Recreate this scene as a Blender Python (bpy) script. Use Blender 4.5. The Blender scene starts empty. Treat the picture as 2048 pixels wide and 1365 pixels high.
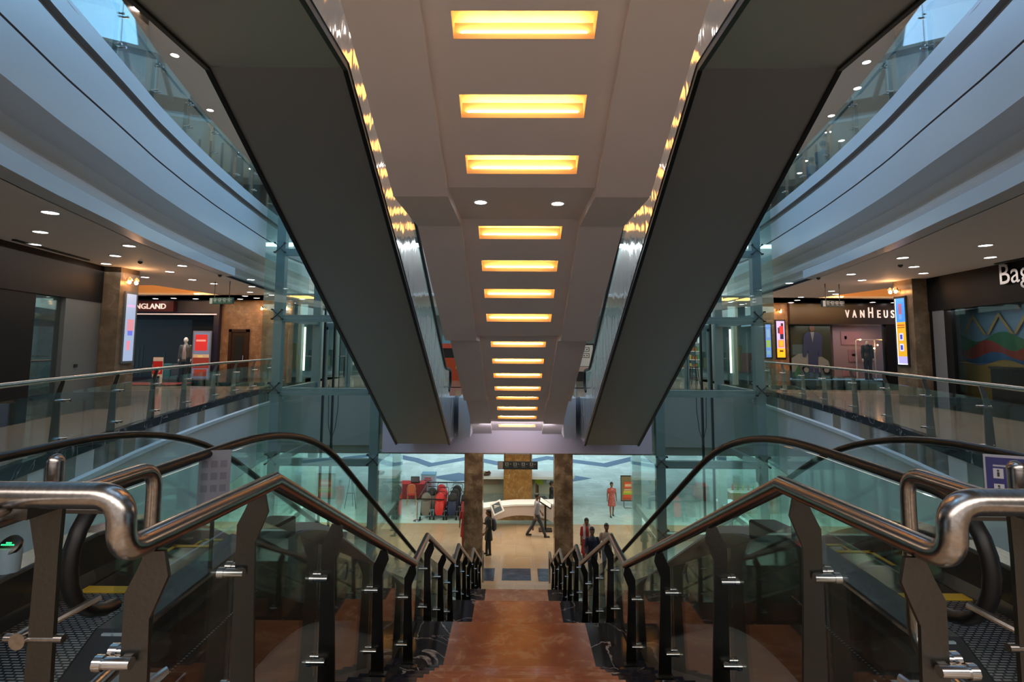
import bpy, bmesh, math, random
from mathutils import Vector, Matrix
random.seed(7)
SC = bpy.context.scene
COL = SC.collection
PI = math.pi

# ---------------------------------------------------------------- camera
F_PX, PITCH, ROLL, VX, VY = 1060.92, math.radians(5.033), math.radians(.319), 1031.734, 694.695
cam = bpy.data.cameras.new('camera'); camo = bpy.data.objects.new('camera', cam); COL.objects.link(camo)
yaw = math.atan((VX - 1024) / F_PX)
camo.matrix_world = Matrix.Translation((-.054, 0, 1.57)) @ Matrix.Rotation(yaw, 4, 'Z') @ Matrix.Rotation(PI / 2 + PITCH, 4, 'X') @ Matrix.Rotation(ROLL, 4, 'Z')
cam.sensor_width = 36; cam.lens = F_PX / 2048 * 36
YP = VY - F_PX * math.tan(PITCH)
cam.shift_x = 0; cam.shift_y = (YP - 682.5) / 2048
cam.clip_end = 300; cam.clip_start = .05
SC.camera = camo

# ---------------------------------------------------------------- view, world, big lights
SC.view_settings.view_transform = 'Standard'; SC.view_settings.look = 'None'
SC.view_settings.gamma = 1; SC.view_settings.use_curve_mapping = False
SC.view_settings.exposure = 0.22
SC.cycles.transparent_max_bounces = 40; SC.cycles.max_bounces = 7
SC.cycles.sample_clamp_indirect = 3
wd = bpy.data.worlds.new('world'); SC.world = wd; wd.use_nodes = True
wd.node_tree.nodes['Background'].inputs[0].default_value = (.30, .50, .66, 1)
wd.node_tree.nodes['Background'].inputs[1].default_value = .6

def area(name, loc, size, power, color, rot=(0, 0, 0), spread=None, parent=None):
    l = bpy.data.lights.new(name, 'AREA'); l.shape = 'RECTANGLE'; l.size, l.size_y = size
    l.energy = power; l.color = color
    if spread: l.spread = spread
    o = bpy.data.objects.new(name, l); COL.objects.link(o); o.location = loc; o.rotation_euler = rot
    if parent: o.parent = parent
    return o
SKY = (.26, .60, 1.0)
area('skylight_left', (-4.0, 10, 12.6), (3.6, 22), 800, SKY)
area('skylight_right', (4.0, 10, 12.6), (3.6, 22), 680, (.36, .60, 1.0))
area('skylight_center', (0, 3, 12.6), (3.5, 12), 130, (.7, .8, 1.0))
area('lobby_bounce_fill', (0, -2.2, 3.3), (9, 3.5), 400, (1.0, .90, .83))  # added fill behind the camera; its floor bounce warms the overhead soffit
area('lobby_rear_fill', (0, -4.9, 1.6), (12, 2.6), 60, (1.0, .86, .78), (PI / 2, 0, 0))  # added fill with no window behind it, brightens the soffit from the rear
area('column_fill', (0, 18.4, -1.85), (3.2, .5), 30, (1.0, .84, .7), (.25, 0, 0))  # added fill under the bridge to brighten the marble column faces
area('far_atrium_daylight', (0, 33, 6.5), (16, 16), 7000, (.78, .95, 1.0))
area('ground_light_left', (-8.5, 21, -2.6), (6, 8), 420, (.75, 1.0, .82))
area('ground_light_right', (8.5, 21, -2.6), (6, 8), 420, (.75, 1.0, .88))
area('ground_light_center', (0, 22.5, -2.6), (5, 2.4), 150, (1.0, .84, .66))
for sx in (-1, 1):
    area('gallery_light', (sx * 9.3, 12.5, 3.4), (2.2, 9), 70, (1.0, .86, .74), (0, 0, -sx * .17))
    area('gallery_light_far', (sx * 11.5, 20, 3.4), (4.5, 4), 90, (1.0, .80, .62))
    area('upper_gallery_light', (sx * 10.5, 14, 9.5), (3.5, 16), 110, (1.0, .86, .76))
    area('far_gallery_light', (sx * 7, 26, 3.3), (6, 8), 170, (.85, 1.0, 1.0))

# ---------------------------------------------------------------- helpers
def setp(o, label=None, cat=None, group=None, kind=None):
    if label: o['label'] = label
    if cat: o['category'] = cat
    if group: o['group'] = group
    if kind: o['kind'] = kind
    return o
def thing(name, label, cat, loc=(0, 0, 0), rz=0, group=None):
    o = bpy.data.objects.new(name, None); COL.objects.link(o)
    o.location = loc; o.rotation_euler = (0, 0, rz); o.empty_display_size = .1
    return setp(o, label, cat, group)
def copy_tree(o, parent=None):
    c = o.copy(); COL.objects.link(c)
    if parent: c.parent = parent; c.matrix_parent_inverse = o.matrix_parent_inverse.copy()
    for ch in list(o.children): copy_tree(ch, c)
    return c
def lerp(a, b, t): return a + (b - a) * t
def interp(tab, x):
    if x <= tab[0][0]:
        (a, va), (b, vb) = tab[0], tab[1]
    elif x >= tab[-1][0]:
        (a, va), (b, vb) = tab[-2], tab[-1]
    else:
        for (a, va), (b, vb) in zip(tab, tab[1:]):
            if a <= x <= b: break
    return va + (vb - va) * (x - a) / (b - a)
def fillet(pts, r, n=6):
    pts = [Vector(p) for p in pts]; out = [pts[0]]
    for i in range(1, len(pts) - 1):
        p0, p1, p2 = pts[i - 1], pts[i], pts[i + 1]
        a = (p0 - p1); b = (p2 - p1); ra = min(r, a.length * .49, b.length * .49)
        A = p1 + a.normalized() * ra; B = p1 + b.normalized() * ra
        for k in range(n + 1):
            t = k / n
            out.append(A * (1 - t) ** 2 + p1 * 2 * t * (1 - t) + B * t * t)
    out.append(pts[-1]); return out

class M:
    def __init__(s): s.v = []; s.f = []; s.m = []
    def add(s, vs, fs, mi=0):
        n = len(s.v); s.v += [tuple(v) for v in vs]
        s.f += [tuple(n + i for i in f) for f in fs]; s.m += [mi] * len(fs); return s
    def box(s, x0, x1, y0, y1, z0, z1, mi=0, mat=None):
        vs = [Vector(p) for p in ((x0, y0, z0), (x1, y0, z0), (x1, y1, z0), (x0, y1, z0), (x0, y0, z1), (x1, y0, z1), (x1, y1, z1), (x0, y1, z1))]
        if mat is not None: vs = [mat @ v for v in vs]
        return s.add(vs, [(0, 3, 2, 1), (4, 5, 6, 7), (0, 1, 5, 4), (1, 2, 6, 5), (2, 3, 7, 6), (3, 0, 4, 7)], mi)
    def cbox(s, c, d, mi=0, mat=None):
        return s.box(c[0] - d[0] / 2, c[0] + d[0] / 2, c[1] - d[1] / 2, c[1] + d[1] / 2, c[2] - d[2] / 2, c[2] + d[2] / 2, mi, mat)
    def rbox(s, c, d, b=.01, mi=0):
        """box with chamfered vertical and top edges"""
        x, y, z = d[0] / 2, d[1] / 2, d[2] / 2
        def ring(zz, i): return [(c[0] + px, c[1] + py, c[2] + zz) for px, py in ((-x + i, -y + i + b), (-x + i + b, -y + i), (x - i - b, -y + i), (x - i, -y + i + b), (x - i, y - i - b), (x - i - b, y - i), (-x + i + b, y - i), (-x + i, y - i - b))]
        R = [ring(-z, b * .7), ring(-z + b, 0), ring(z - b, 0), ring(z, b * .7)]
        vs = sum(R, []); fs = [tuple(range(7, -1, -1)), tuple(range(24, 32))]
        for k in range(3):
            for i in range(8): fs.append((k * 8 + i, k * 8 + (i + 1) % 8, (k + 1) * 8 + (i + 1) % 8, (k + 1) * 8 + i))
        return s.add(vs, fs, mi)
    def prism(s, poly, axis, a, b, mi=0):
        """2D polygon extruded along axis (x: poly is (y,z); y: (x,z); z: (x,y))"""
        def P(u, v, w): return {'x': (w, u, v), 'y': (u, w, v), 'z': (u, v, w)}[axis]
        n = len(poly); vs = [P(u, v, a) for u, v in poly] + [P(u, v, b) for u, v in poly]
        fs = [tuple(range(n - 1, -1, -1)), tuple(range(n, 2 * n))] + [(i, (i + 1) % n, n + (i + 1) % n, n + i) for i in range(n)]
        return s.add(vs, fs, mi)
    def poly(s, pts, mi=0): return s.add(pts, [tuple(range(len(pts)))], mi)
    def tube(s, pts, r, n=10, mi=0, caps=True, sq=None, r2=None):
        pts = [Vector(p) for p in pts]; t0 = (pts[1] - pts[0]).normalized()
        up = Vector((0, 0, 1)) if abs(t0.z) < .9 else Vector((0, 1, 0))
        nx = t0.cross(up).normalized(); rings = []; pt = t0
        for i, p in enumerate(pts):
            if i == 0: t = t0; sc = 1
            elif i == len(pts) - 1: t = (pts[i] - pts[i - 1]).normalized(); sc = 1
            else:
                a = (pts[i] - pts[i - 1]).normalized(); b = (pts[i + 1] - pts[i]).normalized()
                t = (a + b).normalized() if (a + b).length > 1e-6 else a
                sc = 1 / max(.5, a.dot(t))
            nx = (nx - t * nx.dot(t)).normalized(); ny = t.cross(nx)
            rr = r if r2 is None else lerp(r, r2, i / (len(pts) - 1))
            if i and i < len(pts) - 1 and sc > 1.001:
                bis = (b - a); bis = bis - t * bis.dot(t); bis = bis.normalized() if bis.length > 1e-6 else None
            else: bis = None
            ring = []
            for k in range(n):
                an = 2 * PI * k / n + (PI / n if sq else 0)
                o = nx * math.cos(an) * rr * (sq[0] if sq else 1) + ny * math.sin(an) * rr * (sq[1] if sq else 1)
                if bis is not None: o = o + bis * o.dot(bis) * (sc - 1)
                ring.append(p + o)
            rings.append(ring)
        vs = sum(rings, []); fs = []
        for i in range(len(rings) - 1):
            for k in range(n): fs.append((i * n + k, (i + 1) * n + k, (i + 1) * n + (k + 1) % n, i * n + (k + 1) % n))
        if caps: fs += [tuple(range(n)), tuple((len(rings) - 1) * n + k for k in range(n - 1, -1, -1))]
        return s.add(vs, fs, mi)
    def lathe(s, prof, c=(0, 0, 0), n=16, mi=0, axis='z'):
        vs = []; 
        for r, z in prof:
            for k in range(n):
                a = 2 * PI * k / n; q = (r * math.cos(a), r * math.sin(a), z)
                if axis == 'x': q = (q[2], q[0], q[1])
                if axis == 'y': q = (q[0], q[2], q[1])
                vs.append((c[0] + q[0], c[1] + q[1], c[2] + q[2]))
        fs = [(i * n + k, i * n + (k + 1) % n, (i + 1) * n + (k + 1) % n, (i + 1) * n + k) for i in range(len(prof) - 1) for k in range(n)]
        fs += [tuple(range(n - 1, -1, -1)), tuple((len(prof) - 1) * n + k for k in range(n))]
        return s.add(vs, fs, mi)
    def ball(s, c, r, n=12, m=8, mi=0, rot=None):
        if not hasattr(r, '__len__'): r = (r, r, r)
        prof = [(max(.001, math.sin(PI * i / m)), -math.cos(PI * i / m)) for i in range(m + 1)]
        a = M().lathe(prof, n=n); R = rot or Matrix.Identity(3)
        return s.add([Vector(c) + R @ Vector((v[0] * r[0], v[1] * r[1], v[2] * r[2])) for v in a.v], a.f, mi)
    def sweep(s, path, prof, sx=1, mi=0, mis=None, close=False):
        """profile (offset outward, z) carried along a plan curve path [(x,y)]"""
        n = len(prof); vs = []
        for x, y in path:
            for o, z in prof: vs.append((x + sx * o, y, z))
        base = len(s.v); s.v += vs
        for i in range(len(path) - 1):
            for k in range(n if close else n - 1):
                k2 = (k + 1) % n
                s.f.append((base + i * n + k, base + (i + 1) * n + k, base + (i + 1) * n + k2, base + i * n + k2)); s.m.append(mis[k] if mis else mi)
        if close:
            s.f.append(tuple(base + k for k in range(n))); s.m.append(mi)
            s.f.append(tuple(base + (len(path) - 1) * n + k for k in range(n - 1, -1, -1))); s.m.append(mi)
        return s
    def xf(s, mat): s.v = [tuple(mat @ Vector(v)) for v in s.v]; return s
    def mirror(s): s.v = [(-v[0], v[1], v[2]) for v in s.v]; s.f = [tuple(reversed(f)) for f in s.f]; return s
    def build(s, name, mats, parent=None, smooth=None, loc=None, kind=None, label=None, cat=None, group=None, bevel=0):
        me = bpy.data.meshes.new(name); me.from_pydata(s.v, [], s.f)
        if not isinstance(mats, (list, tuple)): mats = [mats]
        for m in mats: me.materials.append(m)
        me.polygons.foreach_set('material_index', s.m)
        bm = bmesh.new(); bm.from_mesh(me); bmesh.ops.recalc_face_normals(bm, faces=bm.faces); bm.to_mesh(me); bm.free()
        me.update()
        if smooth is not None:
            me.polygons.foreach_set('use_smooth', [True] * len(me.polygons))
            me.set_sharp_from_angle(angle=math.radians(smooth))
        o = bpy.data.objects.new(name, me); COL.objects.link(o)
        if parent: o.parent = parent
        if loc: o.location = loc
        if bevel:
            b = o.modifiers.new('bevel', 'BEVEL'); b.width = bevel; b.segments = 2; b.limit_method = 'ANGLE'
        return setp(o, label, cat, group, kind)

def text_mesh(m, body, size, mat4, mi=0, depth=.01, xscale=1.0, bold=0, width=None):
    cu = bpy.data.curves.new('t', 'FONT'); cu.body = body; cu.size = size; cu.extrude = depth; cu.resolution_u = 3; cu.offset = bold
    o = bpy.data.objects.new('t', cu); COL.objects.link(o)
    bpy.context.view_layer.update()
    me = bpy.data.meshes.new_from_object(o.evaluated_get(bpy.context.evaluated_depsgraph_get()))
    if width: xs_ = [v.co.x for v in me.vertices]; xscale = width / (max(xs_) - min(xs_))
    vs = [mat4 @ Vector((v.co.x * xscale, v.co.y, v.co.z)) for v in me.vertices]
    m.add(vs, [tuple(p.vertices) for p in me.polygons], mi)
    bpy.data.objects.remove(o); bpy.data.curves.remove(cu); bpy.data.meshes.remove(me)
    return m
FRONT = Matrix.Rotation(PI / 2, 4, 'X')     # text upright, read from -Y

# ---------------------------------------------------------------- materials
def _base(name):
    m = bpy.data.materials.new(name); m.use_nodes = True; nt = m.node_tree
    return m, nt, nt.nodes['Principled BSDF']
def mat(name, col, rough=.5, metal=0, noise=None, bump=None, coat=0, spec=.5, stretch=None, aniso=0):
    m, nt, p = _base(name)
    p.inputs['Base Color'].default_value = (*col, 1); p.inputs['Roughness'].default_value = rough
    p.inputs['Metallic'].default_value = metal; p.inputs['Specular IOR Level'].default_value = spec
    if coat: p.inputs['Coat Weight'].default_value = coat; p.inputs['Coat Roughness'].default_value = .05
    tc = nt.nodes.new('ShaderNodeTexCoord'); mp = nt.nodes.new('ShaderNodeMapping'); nt.links.new(tc.outputs['Object'], mp.inputs[0])
    if stretch: mp.inputs['Scale'].default_value = stretch
    if noise:
        sc, col2, lo, hi = noise
        n = nt.nodes.new('ShaderNodeTexNoise'); n.inputs['Scale'].default_value = sc; n.inputs['Detail'].default_value = 6
        r = nt.nodes.new('ShaderNodeValToRGB'); r.color_ramp.elements[0].position = lo; r.color_ramp.elements[1].position = hi
        r.color_ramp.elements[0].color = (*col, 1); r.color_ramp.elements[1].color = (*col2, 1)
        nt.links.new(mp.outputs[0], n.inputs['Vector']); nt.links.new(n.outputs['Fac'], r.inputs[0]); nt.links.new(r.outputs[0], p.inputs['Base Color'])
    if bump:
        n = nt.nodes.new('ShaderNodeTexNoise'); n.inputs['Scale'].default_value = bump[0]; n.inputs['Detail'].default_value = 2
        b = nt.nodes.new('ShaderNodeBump'); b.inputs['Strength'].default_value = bump[1]; b.inputs['Distance'].default_value = bump[2] if len(bump) > 2 else .02
        nt.links.new(mp.outputs[0], n.inputs['Vector']); nt.links.new(n.outputs['Fac'], b.inputs['Height']); nt.links.new(b.outputs[0], p.inputs['Normal'])
    return m
def emit(name, col, s):
    m, nt, p = _base(name); p.inputs['Base Color'].default_value = (*col, 1)
    p.inputs['Emission Color'].default_value = (*col, 1); p.inputs['Emission Strength'].default_value = s; return m
def glass(name, tint, refl=1.0, rough=.02, f0=1.5, bump=0):
    m = bpy.data.materials.new(name); m.use_nodes = True; nt = m.node_tree; nt.nodes.clear()
    o = nt.nodes.new('ShaderNodeOutputMaterial'); mx = nt.nodes.new('ShaderNodeMixShader'); t = nt.nodes.new('ShaderNodeBsdfTransparent')
    g = nt.nodes.new('ShaderNodeBsdfGlossy'); fr = nt.nodes.new('ShaderNodeFresnel'); ml = nt.nodes.new('ShaderNodeMath'); ml.operation = 'MULTIPLY'; ml.use_clamp = True
    t.inputs[0].default_value = (*tint, 1); g.inputs['Roughness'].default_value = rough; g.inputs[0].default_value = (.9, 1, .97, 1)
    fr.inputs[0].default_value = f0; ml.inputs[1].default_value = refl
    geo = nt.nodes.new('ShaderNodeNewGeometry')  # same reflectance from both sides of the sheet
    mi = nt.nodes.new('ShaderNodeMath'); mi.operation = 'MULTIPLY_ADD'; mi.inputs[1].default_value = 1 / f0 - f0; mi.inputs[2].default_value = f0
    nt.links.new(geo.outputs['Backfacing'], mi.inputs[0]); nt.links.new(mi.outputs[0], fr.inputs[0])
    nt.links.new(fr.outputs[0], ml.inputs[0]); nt.links.new(ml.outputs[0], mx.inputs[0]); nt.links.new(t.outputs[0], mx.inputs[1]); nt.links.new(g.outputs[0], mx.inputs[2])
    if bump:
        n = nt.nodes.new('ShaderNodeTexNoise'); n.inputs['Scale'].default_value = 1.2; b = nt.nodes.new('ShaderNodeBump'); b.inputs['Strength'].default_value = bump
        nt.links.new(n.outputs['Fac'], b.inputs['Height']); nt.links.new(b.outputs[0], g.inputs['Normal'])
    nt.links.new(mx.outputs[0], o.inputs[0]); return m
def marble(name, base, vein, scale=1.5, vw=.03, rough=.12, cloud=None, tile=None):
    m, nt, p = _base(name); p.inputs['Roughness'].default_value = rough
    tc = nt.nodes.new('ShaderNodeTexCoord')
    n0 = nt.nodes.new('ShaderNodeTexNoise'); n0.inputs['Scale'].default_value = scale; n0.inputs['Detail'].default_value = 8; n0.inputs['Distortion'].default_value = 1.2
    nt.links.new(tc.outputs['Object'], n0.inputs['Vector'])
    a = nt.nodes.new('ShaderNodeMath'); a.operation = 'SUBTRACT'; a.inputs[1].default_value = .5; nt.links.new(n0.outputs['Fac'], a.inputs[0])
    b = nt.nodes.new('ShaderNodeMath'); b.operation = 'ABSOLUTE'; nt.links.new(a.outputs[0], b.inputs[0])
    r = nt.nodes.new('ShaderNodeValToRGB'); r.color_ramp.elements[0].position = 0; r.color_ramp.elements[1].position = vw
    r.color_ramp.elements[0].color = (*vein, 1); r.color_ramp.elements[1].color = (*base, 1); nt.links.new(b.outputs[0], r.inputs[0])
    out = r.outputs[0]
    n1 = nt.nodes.new('ShaderNodeTexNoise'); n1.inputs['Scale'].default_value = scale * 1.7; n1.inputs['Detail'].default_value = 10
    nt.links.new(tc.outputs['Object'], n1.inputs['Vector'])
    mx = nt.nodes.new('ShaderNodeMix'); mx.data_type = 'RGBA'; cl = nt.nodes.new('ShaderNodeValToRGB')
    cl.color_ramp.elements[0].position = .42; cl.color_ramp.elements[1].position = .62
    nt.links.new(n1.outputs['Fac'], cl.inputs[0]); nt.links.new(cl.outputs[0], mx.inputs[0])
    nt.links.new(out, mx.inputs[6]); c = cloud or base; mx.inputs[7].default_value = (*c, 1)
    out = mx.outputs[2]
    if tile:
        bk = nt.nodes.new('ShaderNodeTexBrick'); mp = nt.nodes.new('ShaderNodeMapping'); nt.links.new(tc.outputs['Object'], mp.inputs[0])
        mp.inputs['Rotation'].default_value = tile[2]
        nt.links.new(mp.outputs[0], bk.inputs['Vector']); bk.inputs['Scale'].default_value = 1; bk.inputs['Brick Width'].default_value = tile[0]; bk.inputs['Row Height'].default_value = tile[1]
        bk.inputs['Mortar Size'].default_value = .004; bk.inputs['Color1'].default_value = (1, 1, 1, 1); bk.inputs['Color2'].default_value = (.86, .86, .86, 1); bk.inputs['Mortar'].default_value = (.55, .55, .55, 1)
        mu = nt.nodes.new('ShaderNodeMix'); mu.data_type = 'RGBA'; mu.blend_type = 'MULTIPLY'; mu.inputs[0].default_value = 1
        nt.links.new(out, mu.inputs[6]); nt.links.new(bk.outputs[0], mu.inputs[7]); out = mu.outputs[2]
    nt.links.new(out, p.inputs['Base Color']); return m

STEEL = mat('brushed_steel', (.40, .37, .35), .24, 1, noise=(3, (.29, .27, .25), .3, .7), stretch=(30, 1, 30))
POST = mat('post_steel', (.09, .087, .08), .38, 1, bump=(60, .05))
POSTG = mat('gallery_post_steel', (.34, .34, .32), .35, 1)
CHROME = mat('chrome', (.55, .55, .55), .16, 1)
RUBBER = mat('handrail_rubber', (.008, .008, .008), .38, spec=.3)
BLACK = mat('black_metal', (.012, .012, .013), .3)
DARKP = mat('dark_cladding', (.02, .022, .022), .18)
UNDER = mat('escalator_underside', (.34, .32, .28), .42, .6, bump=(1.2, .15, .05))
EDGE = mat('dark_edge_trim', (.025, .025, .022), .35, .6)
POLISH = mat('polished_steel', (.66, .62, .58), .08, 1, bump=(1.8, .5, .035), stretch=(1, 2.0, .8))
PLATE = mat('ribbed_floor_plate', (.20, .21, .22), .45, .9)
def ribbed():
    m, nt, p = _base('ribbed_plate'); p.inputs['Metallic'].default_value = .9; p.inputs['Roughness'].default_value = .4
    tc = nt.nodes.new('ShaderNodeTexCoord'); bk = nt.nodes.new('ShaderNodeTexBrick'); nt.links.new(tc.outputs['Object'], bk.inputs['Vector'])
    bk.inputs['Scale'].default_value = 1; bk.inputs['Brick Width'].default_value = .05; bk.inputs['Row Height'].default_value = .022; bk.inputs['Mortar Size'].default_value = .006
    bk.inputs['Color1'].default_value = (.42, .43, .44, 1); bk.inputs['Color2'].default_value = (.30, .31, .32, 1); bk.inputs['Mortar'].default_value = (.03, .03, .03, 1)
    nt.links.new(bk.outputs[0], p.inputs['Base Color']); b = nt.nodes.new('ShaderNodeBump'); b.inputs['Strength'].default_value = .6; b.inputs['Distance'].default_value = .004
    nt.links.new(bk.outputs['Fac'], b.inputs['Height']); b.invert = True; nt.links.new(b.outputs[0], p.inputs['Normal']); return m
RIBBED = ribbed()
PAINT = mat('white_paint', (.60, .57, .55), .6)
SOFF = mat('soffit_paint', (.84, .77, .74), .65, noise=(1.2, (.80, .73, .71), .35, .7))
CEIL = mat('ceiling_paint', (.74, .70, .66), .7)
FASC = mat('fascia_panel', (.66, .68, .70), .32, noise=(.5, (.60, .64, .66), .3, .7))
GREYW = mat('grey_wall', (.30, .31, .32), .6)
GROOVE = mat('groove_metal', (.30, .26, .24), .45, .3)
TEALST = mat('painted_shaft_steel', (.27, .32, .31), .4)
GLASS = glass('clear_glass', (.95, .975, .965), 1.0)
GREEN = glass('green_glass', (.89, .955, .945), .9)
SHAFTG = glass('shaft_glass', (.88, .95, .94), .9)
SHOPG = glass('shop_glass', (.90, .92, .92), 1.3, bump=.02)
SHOPD = glass('dark_shop_glass', (.93, .94, .94), .35)
ORANGE = marble('orange_granite', (.40, .145, .062), (.50, .26, .15), 2.6, .05, .2, (.31, .10, .042))
BLKMAR = marble('black_marble', (.012, .012, .018), (.55, .52, .5), 1.3, .010, .1, (.018, .018, .028))
BRMAR = marble('brown_marble', (.30, .20, .12), (.42, .31, .20), 1.6, .03, .18, (.14, .09, .055), tile=(.7, .75, (PI / 2, 0, 0)))
TANMAR = marble('tan_marble', (.42, .20, .06), (.62, .38, .16), 2.2, .02, .2, (.33, .15, .045))
STONE = marble('stone_cladding', (.30, .165, .09), (.42, .27, .16), 2.2, .03, .3, (.22, .12, .065), tile=(.9, .6, (PI / 2, 0, 0)))
STONED = marble('stone_pillar', (.16, .115, .075), (.22, .17, .12), 2.0, .03, .3, (.11, .08, .05))
BEIGE = marble('beige_tile', (.44, .31, .20), (.48, .35, .24), .6, .02, .10, (.40, .275, .175), tile=(1.2, 1.2, (0, 0, 0)))
PALE = marble('pale_tile', (.46, .57, .55), (.55, .66, .66), .5, .05, .09, (.42, .52, .50), tile=(1.2, 1.2, (0, 0, 0)))
GALF = marble('gallery_tile', (.36, .29, .22), (.40, .33, .26), .6, .02, .12, (.33, .26, .2), tile=(.9, .9, (0, 0, 0)))
INLAY = mat('blue_grey_inlay', (.10, .16, .24), .12)
BROWNP = mat('dark_brown_panel', (.035, .018, .012), .25)
NAVY = mat('navy_panel', (.012, .012, .035), .3)
NEARBLK = mat('near_black_panel', (.009, .009, .010), .5, spec=.12)
GCEIL = CEIL
REDBR = mat('maroon_panel', (.10, .012, .01), .4)
WHITEP = mat('white_panel', (.78, .78, .76), .35)
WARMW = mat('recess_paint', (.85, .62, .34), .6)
RECLIT = emit('recess_diffuser', (1.0, .50, .15), 2.6)
LAMP = emit('downlight_lens', (1.0, .92, .88), 14)
WARML = emit('warm_bulb', (1.0, .45, .14), 40)
LETTER = emit('lit_letter', (1.0, .80, .70), .55)
METLET = mat('metal_letter', (.6, .58, .6), .2, 1)
RED = mat('red_fabric', (.55, .02, .02), .6); DKRED = mat('dark_red_fabric', (.20, .012, .018), .6)
NAVYF = mat('navy_fabric', (.012, .018, .06), .7); GREYF = mat('taupe_fabric', (.16, .14, .12), .8)
GOLD = mat('gold_tube', (.7, .42, .18), .3, 1)
SKIN = mat('skin', (.20, .085, .045), .5); HAIR = mat('black_hair', (.008, .006, .006), .45)
MANNEQ = mat('mannequin_white', (.75, .68, .62), .4)
YELLOW = mat('yellow_paint', (.45, .30, .02), .5)
CYANPANE = mat('blue_grey_paint', (.26, .36, .42), .4)
_C = {}
def paint(r, g, b, rough=.5, e=0):
    k = (r, g, b, rough, e)
    if k not in _C: _C[k] = emit('tint_%d' % len(_C), (r, g, b), e) if e else mat('tint_%d' % len(_C), (r, g, b), rough)
    return _C[k]

G = -6.15           # ground floor
UP = 6.15           # upper gallery floor
CURVE = [(2, 4.6), (3, 4.95), (5, 5.52), (6.7, 6.08), (8.2, 6.50), (9.8, 6.97), (11.4, 7.36), (13.1, 7.72), (15, 8.06), (17.2, 8.42), (20, 8.8), (24, 9.2)]
def CX(y): return interp(CURVE, y)
def curve_path(sx, y0, y1, step=.5, off=0):
    n = max(2, int((y1 - y0) / step)); return [(sx * (CX(lerp(y0, y1, i / n)) + off), lerp(y0, y1, i / n)) for i in range(n + 1)]
WALLL = [(-4, -8.8), (8.2, -9.7), (13.0, -10.55)]
# ---------------------------------------------------------------- setting: floors
tri = lambda m, pts, z, mi=0: m.poly([(x, y, z) for x, y in pts], mi)
m = M(); m.box(-22, 22, 17.35, 24.0, G - .3, G); m.build('floor', BEIGE, kind='structure')
m = M(); m.box(-22, 22, 24.0, 45, G - .3, G)
zig = [(-12, 36.6), (-9.5, 38.4), (-6.8, 36.4), (-5.6, 34.9), (-3.2, 37.2), (-.5, 34.9), (2.2, 37.4), (5.9, 35.2), (8.2, 37.4), (11, 35)]
for (a, b), (c, d) in zip(zig, zig[1:]): m.add([(a, b, G + .004), (c, d, G + .004), (c, d + 1.2, G + .004), (a, b + 1.2, G + .004)], [(0, 1, 2, 3)], 1)
for x, s in ((-3.5, 1), (2.9, -1)):
    m.add([(x - 1.9 * s * 0 - 1.6, 32.2, G + .004), (x, 33.4, G + .004), (x + 1.6, 32.2, G + .004), (x, 31.2, G + .004)], [(0, 1, 2, 3)], 1)
m.build('floor', [PALE, INLAY], kind='structure')
m = M(); m.box(-22, 22, -4, 17.35, G - .3, G - .02); m.build('floor', GREYW, kind='structure')
# dark mats of inlaid marble at the foot of the stair
m = M(); m.box(-.48, .5, 18.35, 19.3, G, G + .006)
for s in (-1, 1): m.box(*sorted((s * .74, s * 1.14)), 18.3, 19.3, G, G + .006)
m.build('floor', mat('striped_marble', (.03, .04, .07), .15, noise=(9, (.16, .18, .22), .5, .75), stretch=(.3, 6, 1)), kind='structure')
# gallery floors (z = 0): left, right, far
for sx in (-1, 1):
    m = M(); P = curve_path(sx, 2.2, 24)
    for (x0, y0), (x1, y1) in zip(P, P[1:]):
        vs = [(x0, y0, 0), (x1, y1, 0), (sx * 19, y1, 0), (sx * 19, y0, 0)]
        m.add(vs + [(a, b, -.35) for a, b, c in vs], [(0, 1, 2, 3), (4, 5, 6, 7), (0, 1, 5, 4)])
    m.build('floor', GALF, kind='structure')
m = M(); m.box(-4.2, 4.2, 17.0, 21, -.5, 0); m.box(-19, 19, 20.6, 27, -.5, 0); m.box(-19, -8.8, 24, 34, -.5, 0); m.box(8.8, 19, 24, 34, -.5, 0); m.build('floor', GALF, kind='structure')
m = M(); m.box(-19, 19, -5, .9, -.35, 0); m.box(-1.3, 1.3, .9, 2.36, -.35, 0)
for s in (-1, 1): m.box(*sorted((s * 3.25, s * 19)), .9, 2.3, -.35, 0); m.box(*sorted((s * 1.3, s * 1.7)), .9, 2.36, -.35, 0)
m.build('floor', BEIGE, kind='structure')

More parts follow.
